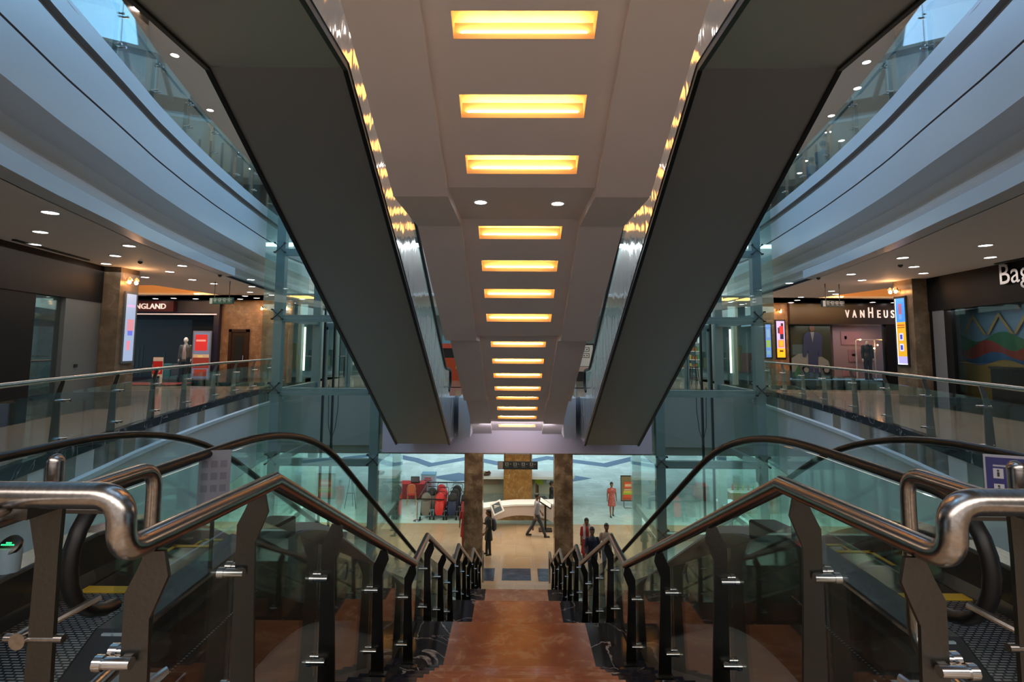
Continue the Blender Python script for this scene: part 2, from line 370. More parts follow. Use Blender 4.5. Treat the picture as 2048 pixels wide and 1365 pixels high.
# upper gallery slabs and ceilings
for sx in (-1, 1):
    m = M(); P = curve_path(sx, -2, 26)
    for (x0, y0), (x1, y1) in zip(P, P[1:]):
        vs = [(x0, y0, UP), (x1, y1, UP), (sx * 20, y1, UP), (sx * 20, y0, UP)]
        m.add(vs, [(0, 1, 2, 3)])
    m.build('floor', GALF, kind='structure')
    # fascia of the upper gallery: top band, groove, tall band with a thin joint, stepped cornice
    m = M(); prof = [(.12, UP + .06), (0, UP + .06), (0, 5.90), (.10, 5.88), (.10, 5.73), (-.02, 5.71), (-.02, 5.14), (.03, 5.135), (.03, 5.11), (-.02, 5.105), (-.02, 4.50), (.50, 4.46), (.62, 4.30), (.60, 4.16), (.36, 4.12), (.30, 4.02), (.34, 3.92), (.50, 3.86), (.52, 3.74), (.62, 3.72)]
    mis = [0, 0, 1, 1, 1, 0, 1, 1, 1, 0] + [2] * 9
    m.sweep(curve_path(sx, -2, 26, .4), prof, sx, mis=mis)
    m.build('trim_%d' % (1 if sx < 0 else 2), [FASC, GROOVE, CEIL], kind='structure', smooth=30)
    m = M(); m.sweep(curve_path(sx, -2, 14.9, .4), [(0, 3.77), (0, 3.54), (.2, 3.53), (.3, 3.53), (.3, 3.77)], sx, close=True)
    m.build('trim_%d' % (3 if sx < 0 else 4), FASC, kind='structure', smooth=30)
    # gallery ceiling with the lit coffer cut out
    bm = bmesh.new()
    outer = [(x + sx * .28, y) for x, y in curve_path(sx, -2, 26, .8)]
    outer += [(sx * 19, 26), (sx * 19, -2)]
    hole = [(sx * 11.95, 17.2), (sx * 11.6, 20.6), (sx * 18.0, 21.3), (sx * 18.0, 17.2)]
    es = []
    for lp in (outer, hole):
        vv = [bm.verts.new((x, y, 3.53)) for x, y in lp]
        es += [bm.edges.new((vv[i], vv[(i + 1) % len(vv)])) for i in range(len(vv))]
    bmesh.ops.triangle_fill(bm, edges=es, use_beauty=True)
    me = bpy.data.meshes.new('ceiling'); bm.to_mesh(me); bm.free(); me.materials.append(CEIL)
    o = bpy.data.objects.new('ceiling', me); COL.objects.link(o); setp(o, kind='structure')
    m = M(); n = 4
    vs = [(x, y, 3.53) for x, y in hole] + [(x, y, 3.95) for x, y in hole]
    m.add(vs, [(i, (i + 1) % 4, 4 + (i + 1) % 4, 4 + i) for i in range(4)] + [(4, 5, 6, 7)])
    m.build('ceiling', paint(.80, .52, .26), kind='structure')
    area('coffer_light', (sx * 12.6, 18.9, 3.60), (.12, 3.0), 60, (1.0, .58, .24), (0, sx * 2.1, 0))
    area('coffer_light', (sx * 15, 17.4, 3.62), (4.5, .12), 60, (1.0, .58, .24), (2.2, 0, 0))
    # lower fascia
    m = M(); m.sweep(curve_path(sx, 2.2, 20.6, .4), [(.14, .14), (-.01, .14), (-.01, -.02), (0, -.03), (0, -.34), (-.05, -.37), (-.05, -.45), (0, -.47), (0, -2.3), (.3, -2.32)], sx, mis=[1, 1, 1, 0, 2, 2, 2, 3, 3])
    m.build('trim_%d' % (5 if sx < 0 else 6), [FASC, BLKMAR, FASC, FASC], kind='structure', smooth=30)
    # ground ceiling under the gallery
    m = M(); P = curve_path(sx, 2.2, 24)
    for (x0, y0), (x1, y1) in zip(P, P[1:]): m.add([(x0, y0, -2.32), (x1, y1, -2.32), (sx * 19, y1, -2.32), (sx * 19, y0, -2.32)], [(0, 1, 2, 3)])
    m.build('ceiling', CEIL, kind='structure')
    # upper ceiling with clerestory wall
    m = M(); P = curve_path(sx, -2, 26)
    for (x0, y0), (x1, y1) in zip(P, P[1:]):
        m.add([(x0, y0, 9.65), (x1, y1, 9.65), (sx * 20, y1, 9.65), (sx * 20, y0, 9.65)], [(0, 1, 2, 3)])
        m.add([(x0, y0, 9.65), (x1, y1, 9.65), (x1, y1, 13), (x0, y0, 13)], [(0, 1, 2, 3)])
    m.build('ceiling', CEIL, kind='structure')
    m = M(); m.box(*sorted((sx * 13.8, sx * 14)), -5, 28, UP, 9.65); m.build('wall_%s' % ('left' if sx < 0 else 'right'), mat('upper_wall', (.42, .36, .30), .5), kind='structure')
    m = M(); m.box(*sorted((sx * 12.0, sx * 12.2)), 3, 19, G, -2.3); m.build('wall_%s' % ('left' if sx < 0 else 'right'), GREYW, kind='structure')
    m = M(); m.box(*sorted((sx * 15.0, sx * 15.2)), 19, 45, G, -2.3); m.build('wall_%s' % ('left' if sx < 0 else 'right'), mat('ground_shop_wall', (.45, .55, .45), .5), kind='structure')
for s_, xs_ in ((-1, ((8.9, 8.2), (7.55, 7.1))), (1, ((7.6, 8.0), (8.2, 8.6), (8.9, 9.4)))):
    for a, b in xs_:
        m = M(); m.box(*sorted((s_ * a, s_ * b)), 20.6, 21.6, 3.50, 3.528); m.build('ceiling_light_panel', RECLIT, label='warm square light panel in the far ceiling seen through the %s elevator glass, %.0f cm wide' % ('left' if s_ < 0 else 'right', abs(a - b) * 100), cat='light')
# skylight roof lattice
m = M()
for i in range(9): m.box(-8, 8, -2 + i * 3, -1.85 + i * 3, 12.75, 12.95)
for i in range(7): m.box(-8 + i * 2.6, -7.85 + i * 2.6, -2, 26, 12.75, 12.95)
m.build('window_1', CYANPANE, kind='structure')
m = M(); m.box(-20, 20, -5.2, -5, G, 13); m.build('wall_back', mat('back_wall', (.20, .21, .22), .6), kind='structure')
m = M(); m.box(-20, 20, 26, 26.2, 4.2, 13); m.build('wall_far', mat('far_upper_wall', (.14, .13, .13), .5), kind='structure')
m = M(); m.box(-19, 19, 45, 45.2, G, 4.2); m.build('wall_far', mat('far_hall_wall', (.07, .075, .075), .6), kind='structure')
m = M(); m.box(-19, 19, 20.45, 26, 3.53, 3.6); m.build('ceiling', CEIL, kind='structure')
m = M(); m.box(-19, 19, 26, 34, 3.53, 3.6); m.build('ceiling', GREYW, kind='structure')
m = M(); m.box(-9, 9, 19.5, 26, 9.65, 9.75); m.build('ceiling', CEIL, kind='structure')
t = thing('reflection_glow_panels', 'added row of warm glowing panels out of view on the upper level, mirrored in the escalator flanks', 'lamp', (0, 21, 9.6))  # unseen glowing panels, added to give the flanks orange reflections
for k in range(7): m = M(); m.box(-.9, .9, 20 + k * .8, 20.25 + k * .8, 9.62, 9.645); o = m.build('light_panel', RECLIT, t); o.location = (0, -21, -9.6)
# far slab edge: lavender beam in front, lintel behind, side bays behind the shafts
m = M(); m.box(-4.2, 4.2, 16.85, 17.05, -1.72, 0); m.build('trim_7', mat('bridge_beam', (.58, .54, .60), .55), kind='structure')
m = M(); m.box(-4.3, 4.3, 17.05, 20.2, -1.74, -1.70); m.build('ceiling', CEIL, kind='structure')
m = M(); m.box(-15, 15, 20.2, 20.5, -2.42, -.05); m.build('trim_8', mat('lintel_panel', (.33, .31, .28), .55), kind='structure')
for s in (-1, 1):
    m = M(); m.box(*sorted((s * 4.3, s * 9)), 20.1, 20.2, -2.1, -.12); m.build('trim_%d' % (9 if s < 0 else 10), mat('bay_panel', (.44, .42, .42), .5), kind='structure')
m = M(); m.box(-15, 15, 20.5, 26, -2.45, -2.4); m.build('ceiling', CEIL, kind='structure')
area('beam_downlight', (0, 15.9, -.75), (2.2, .3), 13, (.95, .86, 1.0), (.6, 0, 0))

# ---------------------------------------------------------------- staircase
ST = [(2.36, 0, 5.75, -1.67, 11), (6.57, -1.67, 9.47, -3.11, 10), (10.27, -3.11, 13.24, -4.55, 10), (14.03, -4.55, 17.35, G, 11)]
st = thing('staircase', 'wide granite staircase going down, orange middle and black marble sides', 'staircase', (0, 2.36, 0))
def W(o):   # children keep world coordinates
    for c in o.children: c.location = Vector(c.location) - o.location if c.parent == o else c.location
loc0 = Vector((0, 2.36, 0))
bands = [(-1.3, -.78, 1), (-.78, .78, 0), (.78, 1.3, 1)]
prev = None
for fi, (ya, za, yb, zb, n) in enumerate(ST):
    m = M(); dy = (yb - ya) / n; dz = (za - zb) / n
    for x0, x1, mi in bands:
        for k in range(n):
            y0 = ya + k * dy; z1 = za - (k + 1) * dz
            if k < n - 1 or fi == 3: m.box(x0, x1, y0, y0 + dy + .0, z1 - .35, z1, mi)
            if mi == 0 or True: m.box(x0, x1, y0 - .025, y0 + .004, z1 + dz - .03, z1 + dz + .001, mi)
            m.box(x0, x1, y0 - .004, y0, z1 - .02, z1 + dz - .03, mi)
    o = m.build('flight', [ORANGE, BLKMAR], st); o.location = -loc0
for (ya, yb, z) in ((5.44, 6.57, -1.67), (9.18, 10.27, -3.11), (12.94, 14.03, -4.55)):
    m = M()
    for x0, x1, mi in bands: m.box(x0, x1, ya, yb, z - .35, z, mi)
    o = m.build('landing', [ORANGE, BLKMAR], st); o.location = -loc0
m = M()
for s in (-1, 1):
    pts = [(2.2, -.36), (2.36, -.30), (5.75, -1.98), (6.57, -1.98), (9.47, -3.42), (10.27, -3.42), (13.24, -4.86), (14.03, -4.86), (16.6, G), (2.2, G)]
    m.prism(pts, 'x', *sorted((s * 1.22, s * 1.29)))
o = m.build('side_wall', mat('stair_side', (.36, .34, .32), .6), st); o.location = -loc0

# ---------------------------------------------------------------- stair railings
NOSE = [(1.2, 0), (2.36, 0), (5.75, -1.67), (6.57, -1.67), (9.47, -3.11), (10.27, -3.11), (13.24, -4.55), (14.03, -4.55), (17.35, G), (19, G)]
RAILZ = [(1.5, .995), (2.36, .985), (5.75, -.685), (6.57, -.69), (9.47, -2.12), (10.27, -2.125), (13.24, -3.56), (14.03, -3.565), (17.35, -5.16), (19, -5.16)]
RP = [1.62, 2.25, 3.25, 4.45, 5.72, 6.95, 8.2, 9.42, 10.75, 12.0, 13.2, 14.5, 15.9, 17.3]
def post_mesh(s, y, zb, zr, big=1):
    m = M(); t = .007; xo, xi = s * 1.195, s * 1.115
    poly = [(xo - s * .004, zb), (s * 1.088, zb), (s * 1.112, lerp(zb, zr, .55)), (s * 1.118, zr - .22), (s * 1.070, zr - .10), (s * 1.085, zr - .03), (s * 1.14, zr - .03), (s * 1.165, zr - .09), (xo, zr - .15)]
    m.prism(poly, 'y', y - t, y + t); m.box(*sorted((s * 1.07, s * 1.2)), y - .03, y + .03, zb, zb + .012)
    return m
def clamp_mesh(s, y, z):
    m = M(); m.lathe([(.017, -.05), (.017, .05)], (s * 1.195, y - .03, z), 10, axis='x'); m.lathe([(.017, -.05), (.017, .05)], (s * 1.195, y + .03, z), 10, axis='x')
    m.lathe([(.022, -.012), (.022, .012)], (s * 1.235, y - .03, z), 10, axis='x'); m.lathe([(.022, -.012), (.022, .012)], (s * 1.235, y + .03, z), 10, axis='x')
    m.box(*sorted((s * 1.16, s * 1.185)), y - .035, y + .035, z - .009, z + .009); return m
for s in (-1, 1):
    nm = 'left' if s < 0 else 'right'
    rl = thing('stair_railing', 'brushed steel zigzag stair handrail with tapered posts and glass, on the %s of the stairs' % nm, 'railing', (s * 1.1, 2.36, 0))
    L = Vector(rl.location)
    pts = [(s * 4.3, 1.5, 1.155), (s * 1.135, 1.5, 1.155), (s * 1.135, 1.5, 1.0), (s * 1.1, 2.36, .985)]
    p = fillet(pts, .075, 7)
    kin = [(s * 1.1, 5.75, -.685), (s * 1.1, 6.57, -.69), (s * 1.1, 9.47, -2.12), (s * 1.1, 10.27, -2.125), (s * 1.1, 13.24, -3.56), (s * 1.1, 14.03, -3.565), (s * 1.1, 17.35, -5.16), (s * 1.1, 18.2, -5.16), (s * 1.1, 18.2, G)]
    p = p[:-1] + [Vector((s * 1.1, 2.36, .985))] + [Vector(q) for q in kin[:-1]]
    tail = fillet([kin[-3], kin[-2], kin[-1]], .1, 6); p = p[:-1] + tail[1:]
    m = M(); m.tube(p, .036, 18)
    o = m.build('handrail', STEEL, rl, smooth=40); o.location = -L
    for y in RP:
        zb = interp(NOSE, y); zr = interp(RAILZ, y)
        if y == RP[0]: zr = .995
        o = post_mesh(s, y, zb, zr).build('post', POST, rl); o.location = -L
        for zz in ((zr - .33), (zb + .19)):
            c = clamp_mesh(s, y, zz).build('clamp', CHROME, o, smooth=40)
    # two plates under the cross rail
    for xx in (1.42, 2.5, 3.6):
        m = M(); poly = [(xx - .045, 0), (xx + .045, 0), (xx + .035, .95), (xx + .075, 1.12), (xx - .035, 1.12), (xx - .032, .97)]
        m.prism([(s * a, b) for a, b in poly], 'y', 1.60, 1.614)
        m.box(*sorted((s * (xx - .03), s * (xx + .03))), 1.49, 1.61, 1.09, 1.12)
        o = m.build('post', POST, rl); o.location = -L
    m = M(); m.tube([(s * 1.12, 1.60, .28), (s * 1.24, 1.60, .255), (s * 1.40, 1.60, .29)], .008, 8)
    m.box(*sorted((s * 1.105, s * 1.125)), 1.575, 1.598, -.0, .42); m.box(*sorted((s * 1.355, s * 1.375)), 1.575, 1.598, 0, .34)
    m.ball((s * 1.115, 1.59, .46), .02); 
    o = m.build('cable', POST, rl, smooth=40); o.location = -L
    for (yy, zz, xx) in ((1.62, .72, 1.36), (1.62, .5, 1.13)):
        m = M(); m.tube([(s * (xx - .0), yy - .01, zz), (s * (xx + .17), yy - .01, zz)], .012, 10); m.tube([(s * (xx + .12), yy - .03, zz), (s * (xx + .12), yy + .02, zz)], .024, 12); m.tube([(s * (xx + .12), yy, zz), (s * (xx + .03), yy + .16, zz + .04)], .011, 8)
        o = m.build('glass_bracket', STEEL, rl, smooth=40); o.location = -L
    # glass panes between posts, cut along the pitch
    def zg(y): return interp(RAILZ, y) - .15
    cuts = RP
    for a, b in zip(cuts, cuts[1:]):
        a2, b2 = a + .012, b - .012
        ks = [a2] + [k for k, _ in RAILZ if a2 < k < b2] + [b2]
        top = [(y, zg(y)) for y in ks]; bot = [(y, interp(NOSE, y) + .06) for y in reversed(ks)]
        m = M(); m.prism(top + bot, 'x', *sorted((s * 1.198, s * 1.208)))
        o = m.build('glass_pane', GLASS, rl); o.location = -L

# guard rail loops between stair and escalator
for s in (-1, 1):
    gd = thing('guard_rail', 'bent steel tube guard loop beside the %s descending escalator' % ('left' if s < 0 else 'right'), 'guard rail', (s * 1.45, 1.5, 0)); L = Vector(gd.location)
    m = M(); m.tube(fillet([(s * 1.45, .6, 1.10), (s * 1.45, 2.10, 1.10), (s * 1.45, 2.10, .46), (s * 1.45, 1.5, .40), (s * 1.45, .7, .40)], .09, 6), .027, 14)
    o = m.build('tube', STEEL, gd, smooth=40); o.location = -L
    m = M(); m.tube([(s * 1.45, 1.64, .40), (s * 1.45, 1.64, 1.215)], .024, 14); m.ball((s * 1.45, 1.64, 1.215), .0241)
    o = m.build('upright', STEEL, gd, smooth=40); o.location = -L
    m = M(); m.tube([(s * 1.45, 1.85, 1.05), (s * 1.45, 1.85, 1.02)], .03, 12); m.box(*sorted((s * 1.43, s * 1.62)), 1.84, 1.86, 1.0, 1.012)
    o = m.build('bracket', POST, gd, smooth=40); o.location = -L
    bb = thing('kick_rail', 'low square ended steel bar at the %s edge of the stair head' % ('left' if s < 0 else 'right'), 'rail', (s * 1.4, 2.2, 0)); L = Vector(bb.location)
    m = M(); m.box(*sorted((s * 1.33, s * 1.66)), 2.1, 2.18, .22, .30); m.box(*sorted((s * 1.33, s * 1.40)), 2.1, 2.18, 0, .30)
    o = m.build('bar', STEEL, bb, bevel=.006); o.location = -L

# ---------------------------------------------------------------- escalators
def esc_path(y0, z0, y1, z1, slope, r=.9, ext0=0, ext1=0):
    """floor line: level, rounded, inclined, rounded, level"""
    return fillet([(0, y0 - ext0, z0), (0, y0, z0), (0, y1, z1), (0, y1 + ext1, z1)], r, 10)
def offset_path(path, d):
    out = []
    for i, p in enumerate(path):
        a = path[max(0, i - 1)]; b = path[min(len(path) - 1, i + 1)]; t = (b - a).normalized()
        out.append(Vector((0, p.y - t.z * d, p.z + t.y * d)))
    return out
def ribbon(m, A, B, x0, x1, mi=0):
    """solid between two side-view lines A (top) and B (bottom)"""
    n = len(A)
    for i in range(n - 1):
        vs = [(x0, A[i].y, A[i].z), (x1, A[i].y, A[i].z), (x1, B[i].y, B[i].z), (x0, B[i].y, B[i].z), (x0, A[i + 1].y, A[i + 1].z), (x1, A[i + 1].y, A[i + 1].z), (x1, B[i + 1].y, B[i + 1].z), (x0, B[i + 1].y, B[i + 1].z)]
        fs = [(0, 4, 5, 1), (1, 5, 6, 2), (2, 6, 7, 3), (3, 7, 4, 0)]
        if i == 0: fs.append((0, 1, 2, 3))
        if i == n - 2: fs.append((4, 7, 6, 5))
        m.add(vs, fs, mi)
HI, HO = 1.88, 2.98
for s in (-1, 1):
    side = 'left' if s < 0 else 'right'
    e = thing('escalator', 'descending escalator with black rubber handrails and glass sides, %s of the stairs' % side, 'escalator', (s * 2.43, 3.0, 0)); L = Vector(e.location)
    def part(m, name, mats, parent=None, **k):
        o = m.build(name, mats, parent or e, **k)
        if (parent or e) == e: o.location = -L
        return o
    floorl = esc_path(4.42, 0, 4.42 + 10.66, G, .577, 1.2, 1.9, 2.2)
    rail = offset_path(floorl, .93)
    for hx in (HI, HO):
        # handrail with its newel loops at both ends
        r = .27; first = rail[0]; last = rail[-1]; c0 = (first.y, first.z - r); c1 = (last.y, last.z - r)
        pre = [(s * hx, c0[0] - math.sin(a) * r * 1.0, c0[1] + math.cos(a) * r) for a in [PI * k / 12 for k in range(12, 0, -1)]]
        post = [(s * hx, c1[0] + math.sin(a) * r, c1[1] + math.cos(a) * r) for a in [PI * k / 12 for k in range(1, 13)]]
        m = M(); m.tube(pre + [(s * hx, q.y, q.z) for q in rail] + post, .036, 12, sq=(1.0, .75))
        part(m, 'handrail', RUBBER, smooth=50)
        gl = offset_path(floorl, .89); gb = offset_path(floorl, .24)
        m = M(); ribbon(m, gl, gb, s * hx - .006, s * hx + .006); part(m, 'glass_balustrade', GREEN)
        # deck and skirt: inner flank slopes down to the steps
        ins = -1 if hx == HO else 1
        x_in, x_out = hx + ins * .16, hx - ins * .09
        m = M(); A = offset_path(floorl, .26); B = offset_path(floorl, -.08); D = offset_path(floorl, .20)
        ribbon(m, A, D, s * (hx - ins * .09), s * (hx + ins * .05), 0)
        n = len(A)
        for i in range(n - 1):
            m.add([(s * (hx + ins * .05), A[i].y, A[i].z), (s * (hx + ins * .05), A[i + 1].y, A[i + 1].z), (s * x_in, B[i + 1].y, B[i + 1].z), (s * x_in, B[i].y, B[i].z)], [(0, 1, 2, 3)], 1)
        part(m, 'deck', [CYANPANE if hx == HI else PLATE, DARKP], smooth=30)
        # black nose block at the top newel
        m = M(); m.prism([(2.35, .0), (2.3, .12), (2.55, .27), (3.7, .30), (4.3, .24), (4.3, -.3), (2.35, -.02)], 'x', *sorted((s * (hx - .11), s * (hx + .11)))); part(m, 'newel_base', DARKP, bevel=.02)
    # step band, comb plate, floor plate with raised ribs
    m = M(); y = 3.95; z = 0; steps = []
    m.box(*sorted((s * 2.04, s * 2.82)), 3.55, 4.05, -.06, -.005)
    k = 0
    while True:
        y0 = 4.05 + k * .4
        zt = interp([(q.y, q.z) for q in floorl], y0)
        if y0 > 15.3: break
        m.box(*sorted((s * 2.04, s * 2.82)), y0, y0 + .41, zt - .32, zt - .01, 0); m.box(*sorted((s * 2.04, s * 2.82)), y0 + .37, y0 + .412, zt - .011, zt - .006, 1)
        for xx in (2.04, 2.79): m.box(*sorted((s * xx, s * (xx + .03))), y0, y0 + .4, zt - .011, zt - .006, 1)
        k += 1
    part(m, 'steps', [DARKP, YELLOW])
    m = M(); m.box(*sorted((s * 1.7, s * 3.25)), .9, 3.55, -.1, -.003); part(m, 'plate_edge', DARKP)
    m = M(); m.box(*sorted((s * 1.71, s * 3.25)), .9, 3.55, -.003, 0); part(m, 'floor_plate', RIBBED)
    m = M(); m.box(*sorted((s * 2.04, s * 2.82)), 3.50, 3.58, 0, .008); m.box(*sorted((s * 2.02, s * 2.05)), 2.9, 3.55, 0, .01); part(m, 'comb_plate', YELLOW)
    # outer cladding: dark glass strip, then painted flank
    m = M(); A = offset_path(floorl, .20); B = offset_path(floorl, -.50)
    ribbon(m, A, B, s * 1.72, s * 1.78); ribbon(m, A, B, s * 3.10, s * 3.16); part(m, 'dark_side_panel', DARKP)
    m = M(); A = offset_path(floorl, -.50); B = offset_path(floorl, -1.25)
    ribbon(m, A, B, s * 1.74, s * 3.14); part(m, 'truss_casing', GREYW)

# escalators overhead
UY0, UZ0, UY1, UZ1 = 5.20, 4.42, 14.45, -1.02
for s in (-1, 1):
    side = 'left' if s < 0 else 'right'
    e = thing('escalator', 'escalator overhead seen from below, dark underside and polished flank, %s of the central soffit' % side, 'escalator', (s * 2.53, 14, -1.0)); L = Vector(e.location)
    def part(m, name, mats, **k):
        o = m.build(name, mats, e, **k); o.location = -L; return o
    xi, xo = 1.79, 3.26
    low = [(-2.0, 4.42), (UY0, UZ0), (UY1, UZ1), (17.0, UZ1)]
    def hi_at(d): return [(-2.0, 4.42 + d), (UY0 + .1, UZ0 + d), (UY1 - .25, UZ1 + d * .93), (17.0, UZ1 + d * .93)]
    m = M(); t = hi_at(.45)
    poly = [(a, b) for a, b in low[:3]] + [(14.5, UZ1)] + [(16.9, UZ1 + .0), (16.9, UZ1 + .4)] + list(reversed(t[:3]))
    m.prism([(-2, 4.42), (UY0, UZ0), (UY1, UZ1), (16.84, UZ1), (16.84, -.1), (14.3, -.1), (UY0, 5.2), (-2, 5.2)], 'x', *sorted((s * (xi + .03), s * (xo - .03))))
    part(m, 'underside', UNDER)
    for xx in (xi, xo - .05):       # dark lower edge trims
        m = M(); A = [Vector((0, a, b + .05)) for a, b in low[:3]]; B = [Vector((0, a, b - .03)) for a, b in low[:3]]
        ribbon(m, A, B, s * xx, s * (xx + .05)); part(m, 'edge_trim', EDGE)
    # polished flank
    lowp = [Vector((0, a, b)) for a, b in [(-2, 4.47), (UY0, 4.47), (UY1, UZ1 + .05), (16.84, UZ1 + .05)]]
    top = [Vector((0, a, b)) for a, b in [(-2, 5.45), (UY0 + .3, 5.45), (UY1 - .35, .28), (16.84, .05)]]
    for xa, xb in ((xo - .02, xo + .01), (xi - .01, xi + .02)):
        m = M(); ribbon(m, top, lowp, s * xa, s * xb); part(m, 'flank_panel', POLISH)
    rl = [Vector((0, a, b)) for a, b in [(-2, 6.35), (UY0 + .45, 6.30), (14.15, 1.0), (14.9, .95)]]
    for hx in (xi + .12, xo - .12):
        m = M(); pp = fillet([(s * hx, q.y, q.z) for q in rl] + [(s * hx, 15.2, .9), (s * hx, 15.25, .5), (s * hx, 14.9, .35)], .25, 6)
        m.tube(pp, .04, 10); part(m, 'handrail', RUBBER, smooth=50)
        m = M(); tp = [Vector((0, q.y, q.z - .03)) for q in rl]; bt = [Vector((0, q.y, q.z - .8)) for q in rl]
        ribbon(m, tp, bt, s * hx - .006, s * hx + .006); part(m, 'glass_balustrade', GREEN)

# ---------------------------------------------------------------- staircase overhead: stepped soffit with light recesses
SF = [(1.7, 5.20), (3.79, 4.18), (5.51, 3.26), (6.90, 3.26), (9.81, 1.79), (10.63, 1.79), (13.64, .31), (14.15, .31), (16.9, -1.05)]
us = thing('overhead_staircase', 'white painted stepped underside of the upper stairs with glowing light recesses', 'staircase', (0, 16.9, -1.05)); L = Vector(us.location)
RW = .565
RECS = [(3.86, 4.06), (4.51, 4.73), (5.12, 5.34), (7.03, 7.28), (7.73, 7.98), (8.42, 8.66), (9.12, 9.36), (10.85, 11.08), (11.59, 11.82), (12.30, 12.54), (13.02, 13.26), (14.22, 14.44), (14.94, 15.20), (15.62, 15.86), (16.30, 16.54)]
RECS = [(3.16, 3.36)] + RECS
def zs(y): return interp(SF, y)
m = M(); ys = sorted(set([a for a, _ in SF] + [v for r in RECS for v in r]))
for a, b in zip(ys, ys[1:]):
    isr = any(abs(a - r[0]) < 1e-6 for r in RECS)
    bands_ = [(-.80, -RW), (RW, .80)] if isr else [(-.80, .80)]
    for x0, x1 in bands_: m.add([(x0, a, zs(a)), (x1, a, zs(a)), (x1, b, zs(b)), (x0, b, zs(b))], [(0, 1, 2, 3)])
o = m.build('soffit_panel', SOFF, us); o.location = -L
for i, (a, b) in enumerate(RECS):
    d = .17; za, zb = zs(a), zs(b)
    m = M(); vs = [(-RW, a, za), (RW, a, za), (RW, b, zb), (-RW, b, zb), (-RW, a, za + d), (RW, a, za + d), (RW, b + .05, zb + d), (-RW, b + .05, zb + d)]
    m.add(vs, [(0, 4, 5, 1), (1, 5, 6, 2), (2, 6, 7, 3), (3, 7, 4, 0), (4, 7, 6, 5)])
    lip = .03
    m.box(-RW, RW, b - .005, b + .005, zb, zb + .035)
    o = m.build('light_recess', WARMW, us); o.location = -L
    ln = area('recess_strip', (0, b + .02, zb + .06), (RW * 1.8, .03), 15 if i < 4 else 12, (1.0, .62, .22), (math.radians(145), 0, 0)); ln.location = Vector(ln.location)
    area('recess_glow', (0, (a + b) / 2, max(za, zb) - .0 + .10), (RW * 1.7, .04), 3.5, (1.0, .52, .18))
SB = [(y, z - .10) for y, z in SF]
for s in (-1, 1):
    m = M(); poly = SB + [(16.9, -.2), (14.3, .9), (14.0, 1.0), (10.7, 2.6), (6.9, 4.1), (5.5, 4.2), (1.7, 6.0)]
    m.prism(poly, 'x', *sorted((s * .78, s * 1.36)))
    o = m.build('side_beam', SOFF, us); o.location = -L
    m = M(); m.box(*sorted((s * 1.36, s * 1.70)), 15.6, 16.9, -1.05, .1); o = m.build('end_panel', FASC, us); o.location = -L
# next stair of the stack, one storey higher; unseen, added for the flank reflections
u2 = thing('overhead_staircase', 'underside of the next stair one storey higher, mirrored in the polished escalator flanks', 'staircase', (0, 16.9, 5.1)); L2 = Vector(u2.location)
m = M()
for (a, za), (b, zb) in zip(SF, SF[1:]): m.add([(-.8, a, za + UP), (.8, a, za + UP), (.8, b, zb + UP), (-.8, b, zb + UP)], [(0, 1, 2, 3)])
o = m.build('soffit_panel', SOFF, u2); o.location = -L2
for a, b in RECS[6:]:
    m = M(); m.add([(-RW, a, zs(a) + UP - .01), (RW, a, zs(a) + UP - .01), (RW, b, zs(b) + UP - .01), (-RW, b, zs(b) + UP - .01)], [(0, 1, 2, 3)])
    o = m.build('light_panel', RECLIT, u2); o.location = -L2
for y, z in ((10.2, 1.79), (13.9, .31)):
    for x in (-.45, .45): m = M(); m.lathe([(.09, -.02), (.09, -.01)], (x, y, z + UP), 18); o = m.build('downlight', LAMP, u2); o.location = -L2
for s in (-1, 1):
    m = M(); m.prism([(y, z + UP - .1) for y, z in SF] + [(16.9, UP + .3), (1.7, UP + 6.3)], 'x', *sorted((s * .8, s * 1.36))); o = m.build('side_beam', SOFF, u2); o.location = -L2
for x, y in ((-.47, 6.05), (.43, 6.10)):
    m = M(); m.lathe([(.085, 0), (.085, -.012), (.07, -.014)], (x, y, 3.26), 20, 0); m.lathe([(.068, -.016), (.068, -.012)], (x, y, 3.26), 20, 1)
    o = m.build('downlight', [WHITEP, LAMP], us); o.location = -L
for x in (-.48, .40):
    for y, z in ((10.2, 1.79),): area('soffit_spot', (x, y, z - .03), (.1, .1), 1.2, (.8, .8, 1.0), (0, 0, 0))

